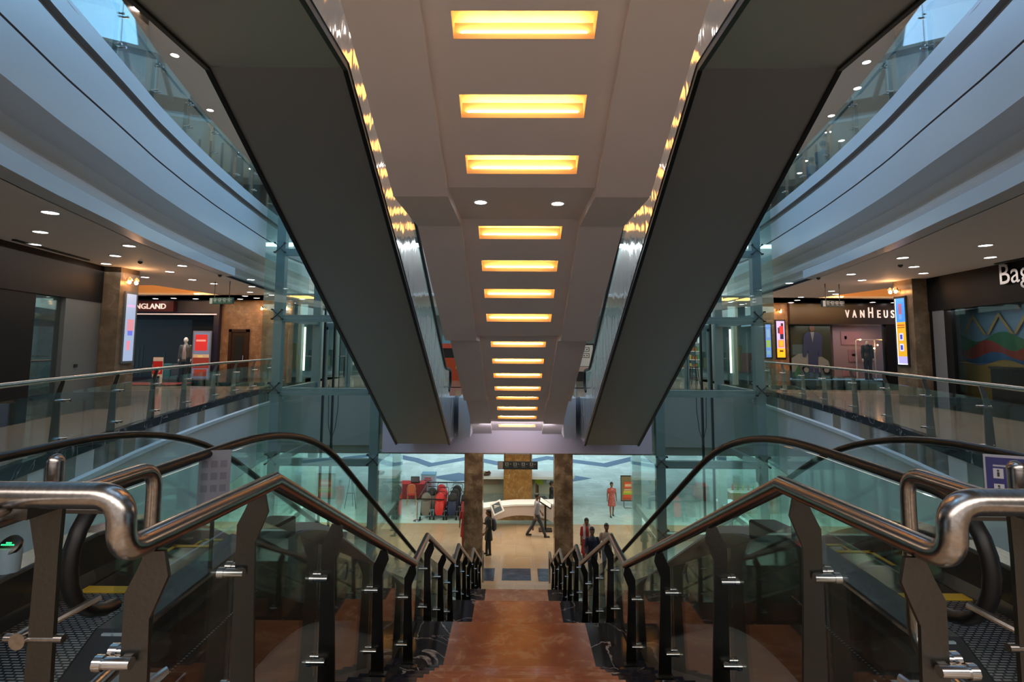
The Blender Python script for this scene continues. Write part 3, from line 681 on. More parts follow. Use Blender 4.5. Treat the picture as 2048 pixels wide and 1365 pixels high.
# ---------------------------------------------------------------- gallery balustrades
LOWY = [2.9, 4.3, 5.8, 7.35, 9.0, 10.6, 12.2, 14.0, 15.5, 17.1, 18.6, 20.1]
UPY = [.8, 2.3, 3.8, 5.2, 6.75, 8.2, 9.75, 11.4, 13.0, 14.7, 16.2, 17.8, 19.4, 21]
for s in (-1, 1):
    side = 'left' if s < 0 else 'right'
    for lvl, YS, z0 in (('lower', LOWY, 0), ('upper', UPY, UP)):
        lb = ('glass balustrade with steel handrail along the %s gallery on this floor' if lvl == 'lower' else 'frameless looking glass balustrade on the white band of the %s upper gallery') % side
        bl = thing('gallery_balustrade', lb, 'balustrade', (s * CX(10), 10, z0)); L = Vector(bl.location)
        m = M(); off = .03 if lvl == 'lower' else .22
        m.tube([(x, y, z0 + 1.10) for x, y in curve_path(s, YS[0], YS[-1], .5, off)], .032, 12)
        o = m.build('handrail', STEEL if lvl == 'lower' else POST, bl, smooth=50); o.location = -L
        for a in YS:
            xg = s * (CX(a) + .03); t = s
            m = M()
            if lvl == 'lower':
                poly = [(xg, .1), (xg + t * .15, .1), (xg + t * .11, .84), (xg + t * .03, 1.07), (xg - t * .03, 1.07), (xg + t * .02, .86)]
                m.prism(poly, 'y', a - .007, a + .007)
            else:
                m.prism([(xg + t * .03, z0), (xg + t * .12, z0), (xg + t * .10, z0 + .9), (xg + t * .22, z0 + 1.08), (xg + t * .17, z0 + 1.09), (xg + t * .03, z0 + .95)], 'y', a - .007, a + .007)
            o = m.build('post', POSTG, bl); o.location = -L
            for zz in (z0 + .28, z0 + .80):
                c = M(); 
                for dy in (-.05, .05): c.lathe([(.014, -.05), (.014, .06), (.02, .06), (.02, .075)], (xg, a + dy, zz), 8, axis='x')
                c.box(*sorted((xg + t * .04, xg + t * .06)), a - .06, a + .06, zz - .008, zz + .008)
                c.build('clamp', CHROME, o, smooth=40)
        for a, b in zip(YS, YS[1:]):
            a2, b2 = a + .012, b - .012; xa, xb = s * (CX(a2) + .01), s * (CX(b2) + .01)
            m = M(); zt = z0 + (.92 if lvl == 'lower' else 1.02); zb = z0 + .15 if lvl == 'lower' else z0 + .05
            m.add([(xa, a2, zb), (xb, b2, zb), (xb, b2, zt), (xa, a2, zt), (xa + s * .012, a2, zb), (xb + s * .012, b2, zb), (xb + s * .012, b2, zt), (xa + s * .012, a2, zt)], [(0, 1, 2, 3), (7, 6, 5, 4), (0, 4, 5, 1), (1, 5, 6, 2), (2, 6, 7, 3), (3, 7, 4, 0)])
            o = m.build('glass_pane', GLASS if lvl == 'lower' else GREEN, bl); o.location = -L
            if lvl == 'upper':
                m = M(); m.add([(xa, a2 - .01, zb), (xa + s * .014, a2 - .01, zb), (xa + s * .014, a2 - .01, zt), (xa, a2 - .01, zt)], [(0, 1, 2, 3)])

# ---------------------------------------------------------------- elevator shafts
for s in (-1, 1):
    side = 'left' if s < 0 else 'right'
    e = thing('elevator_shaft', 'glass elevator shaft with grey green steel columns, beside the %s gallery' % side, 'elevator shaft', (s * 6, 18.5, G)); L = Vector(e.location)
    def part(m, name, mats, parent=None, **k):
        o = m.build(name, mats, parent or e, **k)
        if not parent: o.location = -L
        return o
    topz = 8.8
    for x, y in ((7.65, 17.0), (4.48, 17.0), (7.65, 20.3), (4.48, 20.3)):
        m = M(); m.box(*sorted((s * (x - .14), s * (x + .14))), y - .12, y + .12, G, topz); part(m, 'column', TEALST)
    for z in (-4.25, -2.06, .13, 2.45, 4.6, 6.8):
        m = M(); m.box(*sorted((s * 4.62, s * 7.51))[0:2], 16.92, 17.1, z - .11, z + .11)
        for x in (7.65, 4.48): m.box(*sorted((s * (x - .07), s * (x + .07))), 17.12, 20.18, z - .09, z + .09)
        part(m, 'cross_beam', TEALST)
    zz = [G + .02, -4.25, -2.06, .13, 2.45, 4.6, 6.8, topz]
    for a, b in zip(zz, zz[1:]):
        m = M()
        for x0, x1 in ((4.30, 6.16), (6.18, 8.08)): m.box(*sorted((s * x0, s * x1)), 16.74, 16.755, a + .01, b - .01)
        part(m, 'front_glass', SHAFTG)
        m = M()
        for x0 in (4.28, 8.08):
            m = M(); m.box(*sorted((s * x0, s * (x0 + .012))), 16.76, 20.4, a + .01, b - .01); part(m, 'side_glass', SHAFTG)
    for z in zz[1:-1]:
        for x in (4.48, 7.65):
            m = M(); c = Vector((s * x, 16.83, z + .12))
            for dx, dz in ((-.16, .15), (.16, .15), (-.16, -.15), (.16, -.15)):
                m.tube([c, c + Vector((dx, -.03, dz))], .018, 6); m.tube([c + Vector((dx, -.075, dz)), c + Vector((dx, .02, dz))], .03, 8)
            part(m, 'spider_fitting', POST, smooth=40)
    # guide rails, cables and the landing door portal at gallery level
    m = M()
    for x in (6.9, 6.55, 5.1):
        m.box(*sorted((s * (x - .03), s * (x + .03))), 19.0, 19.1, G, topz)
    part(m, 'guide_rails', BLACK)
    m = M(); m.tube([(s * 6.3, 18.9, 2.2), (s * 6.3, 18.9, -.6), (s * 6.38, 18.9, -1.3), (s * 6.5, 18.9, -1.7), (s * 6.62, 18.9, -1.2), (s * 6.65, 18.9, .2)], .012, 6); part(m, 'trailing_cable', BLACK)
    m = M()
    for x in (7.3, 6.5, 6.42, 5.6): m.box(*sorted((s * (x - .05), s * (x + .05))), 20.32, 20.42, 0, 2.3)
    m.box(*sorted((s * 5.5, s * 7.4)), 20.32, 20.42, 2.2, 2.45); part(m, 'door_frame', TEALST)
    m = M(); m.box(*sorted((s * 4.6, s * 7.5)), 17.2, 20.2, G, G + 1.0); part(m, 'pit_casing', DARKP)

# ---------------------------------------------------------------- marble columns
for x, lb in ((-1.55, 'square brown marble column at the foot of the stairs, the one nearer the strollers'), (1.70, 'square brown marble column at the foot of the stairs, the one nearer the ascending people')):
    m = M(); m.box(x - .33, x + .33, 19.6, 20.2, G, -1.7, 0); m.box(x - .35, x + .35, 19.58, 20.22, G, G + .12, 1)
    m.build('marble_column', [BRMAR, BLACK], label=lb, cat='column')
m = M(); m.box(-.62, .80, 27.3, 28.7, G, -2.45); m.build('marble_column', TANMAR, label='wide tan marble column standing behind the curved white information desk', cat='column')

# ================================================================ shops and fittings on the galleries
def wall_panel(m, a, b, z0, z1, t=.1, mi=0, out=0.0):
    """upright slab between plan points a and b; 'out' pushes it towards the camera side"""
    a = Vector((*a, 0)); b = Vector((*b, 0)); d = (b - a).normalized(); n = Vector((d.y, -d.x, 0))
    p = [a + n * out, b + n * out, b + n * (out + t), a + n * (out + t)]
    vs = [(q.x, q.y, z0) for q in p] + [(q.x, q.y, z1) for q in p]
    return m.add(vs, [(0, 1, 2, 3), (7, 6, 5, 4), (0, 4, 5, 1), (1, 5, 6, 2), (2, 6, 7, 3), (3, 7, 4, 0)], mi)
def lx(y): return -9.9 - .2 * (y - 10.1)
def lw(y): return (lx(y), y)
def rw(y): return (9.71 + .12 * y, y)
def frame_at(p, ang, z):      # text/panel frame: local x along the wall, local y up
    return Matrix.Translation((p[0], p[1], z)) @ Matrix.Rotation(ang, 4, 'Z') @ FRONT

# left near shop: dark header, black pier, window, grey pier
sh = thing('shopfront', 'dark unlit shopfront with black header band left of the stone pillar', 'shopfront', (*lw(10), 0)); L = Vector(sh.location)
def P(m, name, mats, root, parent=None, **k):
    o = m.build(name, mats, parent or root, **k)
    if not parent: o.location = -Vector(root.location)
    return o
P(wall_panel(M(), lw(2), lw(13.1), 2.62, 3.53, .12, 0, 0), 'header', NEARBLK, sh)
P(wall_panel(M(), lw(2), lw(10.8), 0, 2.62, .2, 0, -.1), 'black_pier', NEARBLK, sh)
P(wall_panel(M(), lw(11.75), lw(13.1), 0, 2.62, .2, 0, -.1), 'grey_pier', mat('pier_grey', (.12, .13, .13), .4), sh)
P(wall_panel(M(), lw(10.8), lw(11.75), 0.02, 2.62, .012, 0, 0), 'window_glass', SHOPG, sh)
m = M(); m.box(-13.5, -10.9, 10.6, 12.2, 0, .02); P(m, 'shop_floor', GALF, sh)
m = M(); wall_panel(m, (-12.0, 9.8), (-12.3, 13.2), 0, 2.62, .05, 0)
P(m, 'back_panel', CYANPANE, sh)
m = M()
for k, (c, z0, z1) in enumerate((((.35, .03, .02), .9, 1.3), ((.05, .22, .10), 1.25, 1.5), ((.03, .10, .25), .6, .95), ((.5, .3, .03), .35, .7))):
    wall_panel(m, (-11.9, 10.2 + k * .5), (-12.0, 11.3 + k * .35), z0, z1, .06, k)
P(m, 'merchandise', [paint(.35, .03, .02), paint(.05, .22, .10), paint(.03, .10, .25), paint(.5, .3, .03)], sh)
m = M(); wall_panel(m, lw(12.2), lw(12.32), 1.05, 1.12, .02, 0, .1); P(m, 'switch', BLACK, sh)

# stone pillars with lit posters
def stone_pillar(poly, label, z1=3.53):
    m = M(); m.prism(poly, 'z', 0, z1, 0); return m.build('stone_pillar', STONED, label=label, cat='pillar')
stone_pillar([(-10.62, 13.1), (-10.03, 13.22), (-10.06, 13.92), (-11.3, 14.3)], 'stone pillar carrying a narrow pale lit poster, beside the dark shopfront')
stone_pillar([(10.97, 14.75), (11.42, 14.72), (11.9, 15.5), (10.97, 15.5)], 'stone pillar carrying the tall blue and yellow lit poster')
def lightbox(label, mat4, w, h, cells, frame=DARKP):
    """upright lit poster: local x across, local y up; cells = (x0, x1, y0, y1, colour, emission)"""
    t = thing('lit_poster', label, 'poster', mat4.to_translation()); L = Vector(t.location)
    m = M(); m.box(-w / 2 - .05, w / 2 + .05, -h / 2 - .06, h / 2 + .06, -.05, -.005); m.xf(mat4); P(m, 'frame', frame, t)
    cols = []; m = M()
    for x0, x1, y0, y1, c, e in cells:
        mm = paint(*c, .4, e)
        if mm not in cols: cols.append(mm)
        i = cols.index(mm); k = len(m.f)
        m.box(x0 * w - w / 2, x1 * w - w / 2, y0 * h - h / 2, y1 * h - h / 2, -.004, .0 + .0006 * k / 6, i)
    m.xf(mat4); P(m, 'picture', cols, t); return t
MF = lambda x, y, z, a: Matrix.Translation((x, y, z)) @ Matrix.Rotation(a, 4, 'Z') @ FRONT
pale = [(0, 1, 0, 1, (.30, .38, .55), .75), (.2, .9, .45, .62, (.6, .25, .3), .7), (.3, .8, .38, .45, (.12, .15, .6), .8), (.25, .6, .16, .30, (.7, .25, .35), .7), (.1, .9, .80, .84, (.5, .35, .6), .8)]
lightbox('narrow pale blue lit poster on the stone pillar by the dark shopfront', MF(-9.99, 13.60, 2.02, PI / 2), .34, 1.72, pale, paint(.10, .11, .12))
blue = [(0, 1, 0, 1, (.55, .30, .01), 1.0), (0, 1, .64, 1, (.03, .17, .80), 1.3), (.0, 1, 0, .12, (.28, .26, .75), 1.3), (.3, .7, .75, .92, (.30, .12, .22), .6), (.35, .65, .68, .76, (.15, .3, .6), .7),
        (.1, .9, .585, .60, (.5, .05, .02), .6), (.1, .9, .55, .565, (.4, .1, .02), .6), (.3, .7, .36, .47, (.5, .5, .85), 1), (.38, .62, .38, .45, (.03, .05, .5), .8), (.3, .7, .20, .31, (.5, .5, .85), 1), (.38, .62, .22, .29, (.03, .05, .5), .8), (.0, .05, 0, 1, (.7, .75, .95), 1.4), (0, 1, 0, .012, (.8, .85, 1), 1.6)]
lightbox('tall blue and yellow lit poster on the stone pillar', MF(10.92, 15.20, 2.08, -PI / 2), .36, 1.88, blue)
man = [(0, 1, 0, 1, (.42, .33, .62), 1.1), (0, 1, 0, .25, (.85, .36, .01), 1.1), (.12, .9, .27, .48, (.62, .22, .08), 1.0), (.3, .75, .32, .45, (.75, .33, .02), 1), (.42, .85, .50, .68, (.02, .02, .08), .2), (.35, .85, .64, .86, (.55, .03, .03), .8), (.15, .36, .66, .82, (.10, .03, .03), .3), (.55, .85, .86, .94, (.06, .03, .03), .2), (.3, .75, .15, .20, (.15, .06, .01), .3)]
lightbox('lit poster of a person in a red shirt beside the menswear shop', MF(11.25, 22.745, 1.97, 0), .34, 1.55, man)
b2 = [(0, 1, 0, 1, (.16, .26, .70), 1.1), (.1, .9, .3, .52, (.40, .50, .10), .9), (.2, .8, .6, .85, (.30, .42, .7), 1), (.15, .85, .08, .2, (.25, .4, .5), 1)]
lightbox('bluish lit poster seen through the elevator glass, on the stone wall', MF(10.72, 22.745, 1.9, 0), .22, 1.4, b2)

# back walls of stone
m = M(); m.box(-12.75, -9.7, 22.8, 23.0, 0, 3.53); m.build('wall_rear', STONE, kind='structure')
m = M(); m.box(10.45, 11.6, 22.8, 23.0, 0, 3.53); m.build('wall_rear', STONE, kind='structure')
m = M(); wall_panel(m, (-12.2, 14.4), (-19, 14.4), 0, 3.53, .1); wall_panel(m, (-11.2, 14.3), (-13, 14.4), 0, 3.53, .1); m.build('wall_rear', STONED, kind='structure')
m = M(); wall_panel(m, (11.9, 15.4), (19, 15.4), 0, 3.53, .1); m.build('wall_rear', STONED, kind='structure')
d = thing('door_1', None, None, (-11.93, 22.75, 0)); d['kind'] = 'structure'
m = M(); m.box(-12.36, -12.24, 22.7, 22.85, 0, 2.27); m.box(-11.62, -11.50, 22.7, 22.85, 0, 2.27); m.box(-12.36, -11.50, 22.7, 22.85, 2.15, 2.27); P(m, 'door_frame', BROWNP, d)
m = M(); m.box(-12.24, -11.62, 22.75, 22.8, 0, 2.15, 0); m.box(-12.12, -11.74, 22.74, 22.75, .9, 2.0, 1); P(m, 'door_leaf', [BROWNP, DARKP], d)
m = M(); m.tube([(-11.7, 22.70, .95), (-11.7, 22.70, 1.15)], .015, 8); P(m, 'door_handle', CHROME, d)

# menswear shop on the left, navy with a maroon sign box
sh = thing('shopfront', 'navy shopfront with maroon sign box reading ENGLAND', 'shopfront', (-15, 22.8, 0))
P(M().box(-19, -12.75, 22.6, 22.8, 2.95, 3.53), 'header', NAVY, sh)
P(M().box(-12.98, -12.75, 22.6, 22.85, 0, 2.95), 'navy_pier', NAVY, sh)
P(M().box(-19, -12.85, 22.52, 22.6, 2.87, 2.92), 'light_line', emit('shelf_line', (.75, .6, .55), .5), sh)
P(M().box(-19, -12.98, 22.65, 22.85, 0, .22), 'plinth', NAVY, sh)
P(M().box(-19, -12.8, 22.8, 25.4, 2.95, 3.0), 'shop_ceiling', BLACK, sh)
P(M().box(-18.5, -14.63, 22.42, 22.6, 3.0, 3.45), 'sign_box', REDBR, sh)
m = M(); text_mesh(m, 'ENGLAND', .32, MF(-16.42, 22.40, 3.11, 0), 0, .015, 1, .003, 1.46); P(m, 'sign_letters', LETTER, sh)
P(M().box(-19, -12.98, 22.70, 22.72, .22, 2.66), 'window_glass', SHOPD, sh)
P(M().box(-19, -12.7, 25.2, 25.3, 0, 3.2), 'back_wall', paint(.03, .03, .032), sh)
for i, x in enumerate((-17.2, -16.2, -15.2)):
    m = M()
    for k in range(3): m.box(x + k * .18, x + k * .18 + .07, 23.8, 23.84, .2, 1.0 + .35 * (i == 0) + .1 * k)
    m.box(x - .1, x + .65, 23.7, 24.0, .5, .54); m.box(x - .1, x + .65, 23.7, 24.0, 0.02, .06)
    m.build('clothes_rail_stand', POST, label=('tall', 'middle', 'low')[i] + ' metal display stand behind the navy shop window', cat='display stand')
m = M(); m.box(-18, -13.6, 21.0, 22.4, 0, .012); m.build('entrance_mat', paint(.30, .03, .03, .8), label='red mat on the floor in front of the navy shopfront', cat='mat')
ps = [(0, 1, 0, 1, (.16, .22, .38), .25), (.08, .85, .60, .95, (.62, .03, .03), .35), (.15, .75, .80, .84, (.7, .35, .3), .4), (0, 1, .45, .52, (.55, .40, .25), .3), (.0, 1, .22, .45, (.28, .04, .03), .2), (.3, .6, .45, .5, (.7, .55, .2), .3), (.1, .9, .05, .2, (.35, .06, .03), .2)]
lightbox('red and blue sale poster in the navy shop window', MF(-13.38, 22.5, 1.15, 0), .68, 1.95, ps, paint(.2, .22, .3))
t = thing('standing_banner', 'small red and white price banner with number 15 on the gallery floor', 'banner', (-13.9, 20.6, 0))
m = M(); m.box(-.19, .19, -.02, .0, .05, 1.1, 0); m.box(-.19, .19, -.026, -.02, .45, .95, 1); m.box(-.1, .1, -.026, -.02, .1, .38, 2); m.build('banner', [WHITEP, RED, NAVYF], t)
m = M(); text_mesh(m, '15', .26, MF(-.13, -.03, .52, 0), 0, .003); m.build('numeral', WHITEP, t)
m = M(); m.box(-.22, .22, -.12, .12, 0, .04); m.build('base', BLACK, t)
for i, (x, c, lb) in enumerate(((-15.6, (.5, .38, .05), 'yellow carton of goods behind the navy shop glass'), (-15.17, (.05, .25, .3), 'teal carton of goods behind the navy shop glass'), (-14.76, (.08, .09, .14), 'dark blue suitcase behind the navy shop glass'))):
    t = M().rbox((x, 23.1, .42), (.34, .25, .7), .03).build('display_case', paint(*c), label=lb, cat='case')

# mannequins
def remesh(o, vox):
    r = o.modifiers.new('remesh', 'REMESH'); r.mode = 'VOXEL'; r.voxel_size = vox; r.use_smooth_shade = True
    s_ = o.modifiers.new('smooth', 'SMOOTH'); s_.iterations = 3; s_.factor = .5
    return o
def limb(m, a, ra, b, rb, sq=None, n=12):
    a, b = Vector(a), Vector(b); m.tube([a, a.lerp(b, .5), b], ra, n, r2=rb, sq=sq); m.ball(a, ra * .99, n, 6); m.ball(b, rb * .99, n, 6)
def ellips(m, rings, n=16):
    """stack of ellipses: (x, y, z, rx, ry)"""
    vs = []
    for x, y, z, rx, ry in rings:
        for k in range(n): a = 2 * PI * k / n; vs.append((x + rx * math.cos(a), y + ry * math.sin(a), z))
    fs = [(i * n + k, i * n + (k + 1) % n, (i + 1) * n + (k + 1) % n, (i + 1) * n + k) for i in range(len(rings) - 1) for k in range(n)]
    fs += [tuple(range(n - 1, -1, -1)), tuple((len(rings) - 1) * n + k for k in range(n))]
    m.add(vs, fs)
def hand(m, w, d, side, r=.0085):
    """palm with four fingers and a thumb, w wrist, d direction"""
    w = Vector(w); d = Vector(d).normalized(); sidev = Vector((0, -1, 0)) if abs(d.y) < .7 else Vector((side, 0, 0))
    sidev = (sidev - d * sidev.dot(d)).normalized(); nrm = d.cross(sidev)
    limb(m, w, .024, w + d * .075, .030, None, 8)
    for k in range(4):
        o = w + d * .078 + sidev * (-.027 + .018 * k); ln = (.060, .072, .068, .052)[k]
        m1 = o + d * ln * .55 + nrm * side * .006; limb(m, o, r, m1, r * .95, None, 6); limb(m, m1, r * .95, m1 + d * ln * .45 + nrm * side * .016, r * .8, None, 6)
    o = w + d * .03 + sidev * .026; limb(m, o, .011, o + d * .03 + sidev * .028, .010, None, 6); limb(m, o + d * .03 + sidev * .028, .010, o + d * .058 + sidev * .034, .0085, None, 6)
def person(label, loc, rz, h=1.7, legs=(0, 0), knees=(0, 0), arms=((0, 0), (0, 0)), elbows=((.1, 0), (.1, 0)), top=None, low=None, hair='short', dress=None, shoes=BLACK, sleeves=.5, skin=SKIN, name='person', cat='person', seated=False, head=True, coat=None):
    """faces -Y. legs: hip swing forward per side; arms: (swing forward, out); elbows: (bend forward, _)"""
    t = thing(name, label, cat, loc, rz); k = h / 1.70
    hipz = .90 if not seated else .50
    J = {}
    for i, s in enumerate((-1, 1)):
        hp = Vector((s * .085, 0, hipz)); a = legs[i]; b = a - knees[i]
        if seated: a = PI / 2 - .1; b = 0
        kn = hp + Vector((s * .01, -math.sin(a), -math.cos(a))) * .42; an = kn + Vector((0, -math.sin(b), -math.cos(b))) * .41
        J[s] = [hp, kn, an]
    low_z = min(J[-1][2].z, J[1][2].z) - .075; dz = -low_z if not seated else 0
    Z = Vector((0, 0, dz))
    for s in J: J[s] = [v + Z for v in J[s]]
    hz = hipz + dz; A = {}
    for i, s in enumerate((-1, 1)):
        sh_ = Vector((s * .168, .01, hz + .475)); sw, out = arms[i]; bend = elbows[i][0]
        d1 = Vector((s * math.sin(out), -math.sin(sw) * math.cos(out), -math.cos(sw) * math.cos(out))); el = sh_ + d1 * .27
        d2 = Vector((s * math.sin(out * .3), -math.sin(sw + bend), -math.cos(sw + bend))).normalized(); wr = el + d2 * .24; A[s] = [sh_, el, wr, d2]
    S = Matrix.Scale(k, 4)
    def trunk(m, g):
        ellips(m, [(0, .01, hz - .06, .06 + g, .07 + g), (0, .01, hz - .02, .145 + g, .10 + g), (0, .01, hz + .08, .155 + g, .105 + g), (0, .005, hz + .20, .130 + g, .088 + g), (0, 0, hz + .34, .152 + g, .100 + g), (0, .005, hz + .43, .160 + g, .096 + g), (0, .01, hz + .50, .115 + g, .075 + g), (0, .01, hz + .555, .055 + g * .5, .055 + g * .5)])
    b = M(); trunk(b, 0)
    for s in (-1, 1):
        hp, kn, an = J[s]; limb(b, hp, .085, kn, .052); limb(b, kn, .052, an, .036); limb(b, kn + Vector((0, .02, -.09)), .050, kn + Vector((0, .01, -.2)), .042)
        limb(b, an + Vector((0, .02, -.04)), .034, an + Vector((0, -.13, -.055)), .026)
        sh_, el, wr, d2 = A[s]; limb(b, sh_, .050, el, .038); limb(b, el, .038, wr, .025); hand(b, wr, d2, s)
    limb(b, (0, .01, hz + .52), .056, (0, -.005, hz + .64), .050)
    if head:
        hc = Vector((0, -.01, hz + .715)); b.ball(hc, (.078, .096, .116)); b.ball(hc + Vector((0, -.025, -.055)), (.055, .060, .062))
        b.ball(hc + Vector((0, -.098, -.012)), (.011, .018, .022)); b.ball(hc + Vector((0, -.088, -.052)), (.024, .012, .008))
        for s in (-1, 1): b.ball(hc + Vector((s * .074, .01, -.01)), (.010, .018, .030))
    b.xf(S); remesh(b.build('body', skin, t), .0105)
    if head and hair != 'none':
        e = M()
        for s in (-1, 1): e.ball(hc + Vector((s * .030, -.083, .004)), .009, 8, 6)
        e.xf(S); e.build('eyes', BLACK, t, smooth=60)
    if head and hair in ('short', 'long', 'bun'):
        m = M(); m.ball(hc + Vector((0, .022, .030)), (.090, .098, .104)); m.ball(hc + Vector((0, -.02, .072)), (.066, .074, .046))
        if hair == 'long': limb(m, hc + Vector((0, .07, 0)), .062, hc + Vector((0, .095, -.24)), .045)
        if hair == 'bun': m.ball(hc + Vector((0, .105, .0)), .045); m.ball(hc + Vector((0, .06, -.05)), .06)
        m.xf(S); remesh(m.build('hair', HAIR, t), .012)
    if top:
        m = M(); trunk(m, .018)
        for s in (-1, 1):
            sh_, el, wr, d2 = A[s]; limb(m, sh_, .060, sh_.lerp(el, min(1, sleeves * 2)), .052)
            if sleeves > .5: limb(m, el, .052, el.lerp(wr, (sleeves - .5) * 2), .038)
        ellips(m, [(0, .01, hz - .13, .165, .122), (0, .01, hz + .1, .17, .125)])
        m.xf(S); remesh(m.build('shirt' if not coat else coat, top, t), .0125)
    if dress:
        m = M(); trunk(m, .018); zb = dress[1]
        ellips(m, [(0, .01, hz - zb, .215, .165), (0, .01, hz - zb * .5, .195, .150), (0, .01, hz + .05, .168, .12), (0, .005, hz + .18, .145, .102)])
        for s in (-1, 1): sh_, el, wr, d2 = A[s]; limb(m, sh_, .060, sh_.lerp(el, dress[2]), .056)
        m.xf(S); remesh(m.build('dress', dress[0], t), .0125)
    if low:
        m = M(); ellips(m, [(0, .01, hz - .08, .14, .115), (0, .01, hz - .02, .165, .12), (0, .01, hz + .10, .165, .12)])
        for s in (-1, 1): hp, kn, an = J[s]; limb(m, hp, .098, kn, .068); limb(m, kn, .068, an, .054)
        m.xf(S); remesh(m.build('trousers', low, t), .0125)
    if shoes:
        for s in (-1, 1):
            an = J[s][2]; m = M(); m.ball(an + Vector((0, -.06, -.05)), (.043, .125, .032), 12, 8); m.ball(an + Vector((0, .02, -.03)), (.036, .045, .045), 10, 6)
            m.box(an.x - .04, an.x + .04, an.y - .17, an.y + .055, an.z - .078, an.z - .058); m.xf(S); m.build('shoe', shoes, t, smooth=50)
    return t
person('white faced mannequin in grey open jacket and pale shirt in the navy shop window', (-14.33, 22.95, .02), .15, 1.86, top=paint(.10, .095, .09), low=BLACK, skin=MANNEQ, hair='none', name='mannequin', cat='mannequin', sleeves=.95, coat='jacket', arms=((0, .16), (0, .16)))
t = bpy.data.objects['mannequin']
m = M(); ellips(m, [(0, -.10, .95, .085, .05), (0, -.11, 1.25, .075, .05), (0, -.105, 1.48, .05, .045), (0, -.06, 1.58, .03, .03)]); m.build('shirt_front', paint(.45, .38, .38), t, smooth=60)

# menswear shop on the right with tall H lettering
sh = thing('shopfront', 'brown shopfront lettered VANHEUSEN with a suit in its window', 'shopfront', (15, 22.8, 0))
P(M().box(11.6, 19, 22.6, 22.8, 2.62, 3.53), 'header', BROWNP, sh)
P(M().box(11.6, 19, 22.65, 22.9, 0, .25), 'plinth', BLACK, sh)
P(M().box(11.6, 19, 22.8, 25.4, 2.62, 2.68), 'shop_ceiling', GREYW, sh)
P(M().box(11.6, 15.9, 22.70, 22.72, .25, 2.62), 'window_glass', SHOPD, sh)
P(M().box(15.65, 16.6, 22.62, 22.9, 0, 2.62), 'dark_pier', NEARBLK, sh)
m = M()
for ch, x, sz, w in (('V', 13.94, .46, .17), ('A', 14.24, .46, .17), ('N', 14.55, .46, .17), ('H', 14.89, .63, .19), ('E', 15.27, .46, .13), ('U', 15.55, .46, .16), ('S', 15.85, .46, .15), ('E', 16.17, .46, .13), ('N', 16.46, .46, .17)):
    text_mesh(m, ch, sz, MF(x, 22.58, 2.90, 0), 0, .02, 1, .004, w)
P(m, 'sign_letters', LETTER, sh)
m = M(); m.box(11.6, 14.26, 24.2, 24.25, .25, 2.62, 0)
P(m, 'back_panel', paint(.06, .055, .04), sh)
P(M().box(14.2, 17.4, 24.0, 24.25, .25, 2.62), 'pink_back_panel', paint(.42, .30, .34), sh)
m = M()
for x0, x1, z0, z1, i in ((13.8, 14.7, 1.75, 2.35, 0), (14.1, 14.6, 1.0, 1.55, 0), (13.8, 14.5, .35, .8, 0), (13.95, 14.05, 2.0, 2.15, 1), (14.25, 14.4, 1.25, 1.35, 1), (13.95, 14.1, .6, .7, 1)): m.box(x0 + .75, x1 + .75, 23.96, 24.0, z0, z1, i)
P(m, 'flower_panels', [paint(.45, .25, .30), paint(.5, .05, .06)], sh)
m = M()
for x0, x1 in ((14.95, 14.99), (16.20, 16.24), (15.78, 15.81)): m.box(x0, x1, 23.6, 23.64, .25, 2.0)
m.box(14.95, 16.24, 23.6, 23.64, 1.97, 2.0); P(m, 'white_display_frame', WHITEP, sh)
for i, (x, y, z) in enumerate(((15.1, 23.5, 1.98), (16.1, 23.5, 1.98), (15.85, 23.5, 1.75), (15.7, 23.5, 1.6))):
    m = M(); m.ball((x, y, z), .03); P(m, 'small_bulb', WARML, sh, smooth=60)
# the window picture: person in a blue suit beside a pale car (a printed panel)
t = thing('window_picture', 'large printed picture of a blue suited person beside a pale car in the shop window', 'poster', (12.4, 23.4, .25))
m = M(); m.box(11.65, 13.35, 23.4, 23.42, .25, 2.6, 0); m.box(11.7, 12.2, 23.39, 23.4, 1.3, 1.75, 2)
m.prism([(11.65, .55), (11.65, 1.15), (11.95, 1.35), (12.5, 1.38), (12.9, 1.25), (13.2, 1.05), (13.3, .55)], 'y', 23.385, 23.395, 1)
for cx in (12.25, 13.1): m.lathe([(.2, -.005), (.2, .005)], (cx, 23.375, .65), 18, 3, 'y'); m.lathe([(.11, -.005), (.11, .005)], (cx, 23.368, .65), 18, 1, 'y')
m.prism([(11.7, .4), (11.95, .95), (12.1, .6), (12.15, .3)], 'y', 23.36, 23.365, 5)
m.prism([(12.32, 2.3), (12.78, 2.3), (12.98, 2.1), (12.92, 1.25), (12.80, 1.22), (12.78, 1.5), (12.75, .9), (12.80, .3), (12.62, .3), (12.58, .85), (12.50, .3), (12.36, .3), (12.34, .95), (12.36, 1.5), (12.24, 1.2), (12.12, 1.25), (12.18, 2.1)], 'y', 23.35, 23.36, 4)
m.prism([(12.55 + .11 * math.cos(a * .393), 2.46 + .14 * math.sin(a * .393)) for a in range(16)], 'y', 23.35, 23.36, 6); m.prism([(12.47, 2.3), (12.63, 2.3), (12.55, 1.85)], 'y', 23.34, 23.35, 1)
m.v = [(12.0 + (a - 11.65) * 1.03, b, c) for a, b, c in m.v]; P(m, 'print', [paint(.04, .05, .03), paint(.32, .34, .33), paint(.10, .16, .19), BLACK, paint(.045, .065, .16), paint(.05, .20, .06), paint(.14, .07, .045)], t)
person('headless dark suit mannequin between white frames in the shop window', (15.22, 23.25, .25), 0, 1.78, top=paint(.012, .014, .02), low=paint(.012, .012, .016), skin=MANNEQ, hair='none', head=False, name='mannequin', cat='mannequin', sleeves=.95, coat='suit_jacket', arms=((0, .14), (0, .14)))
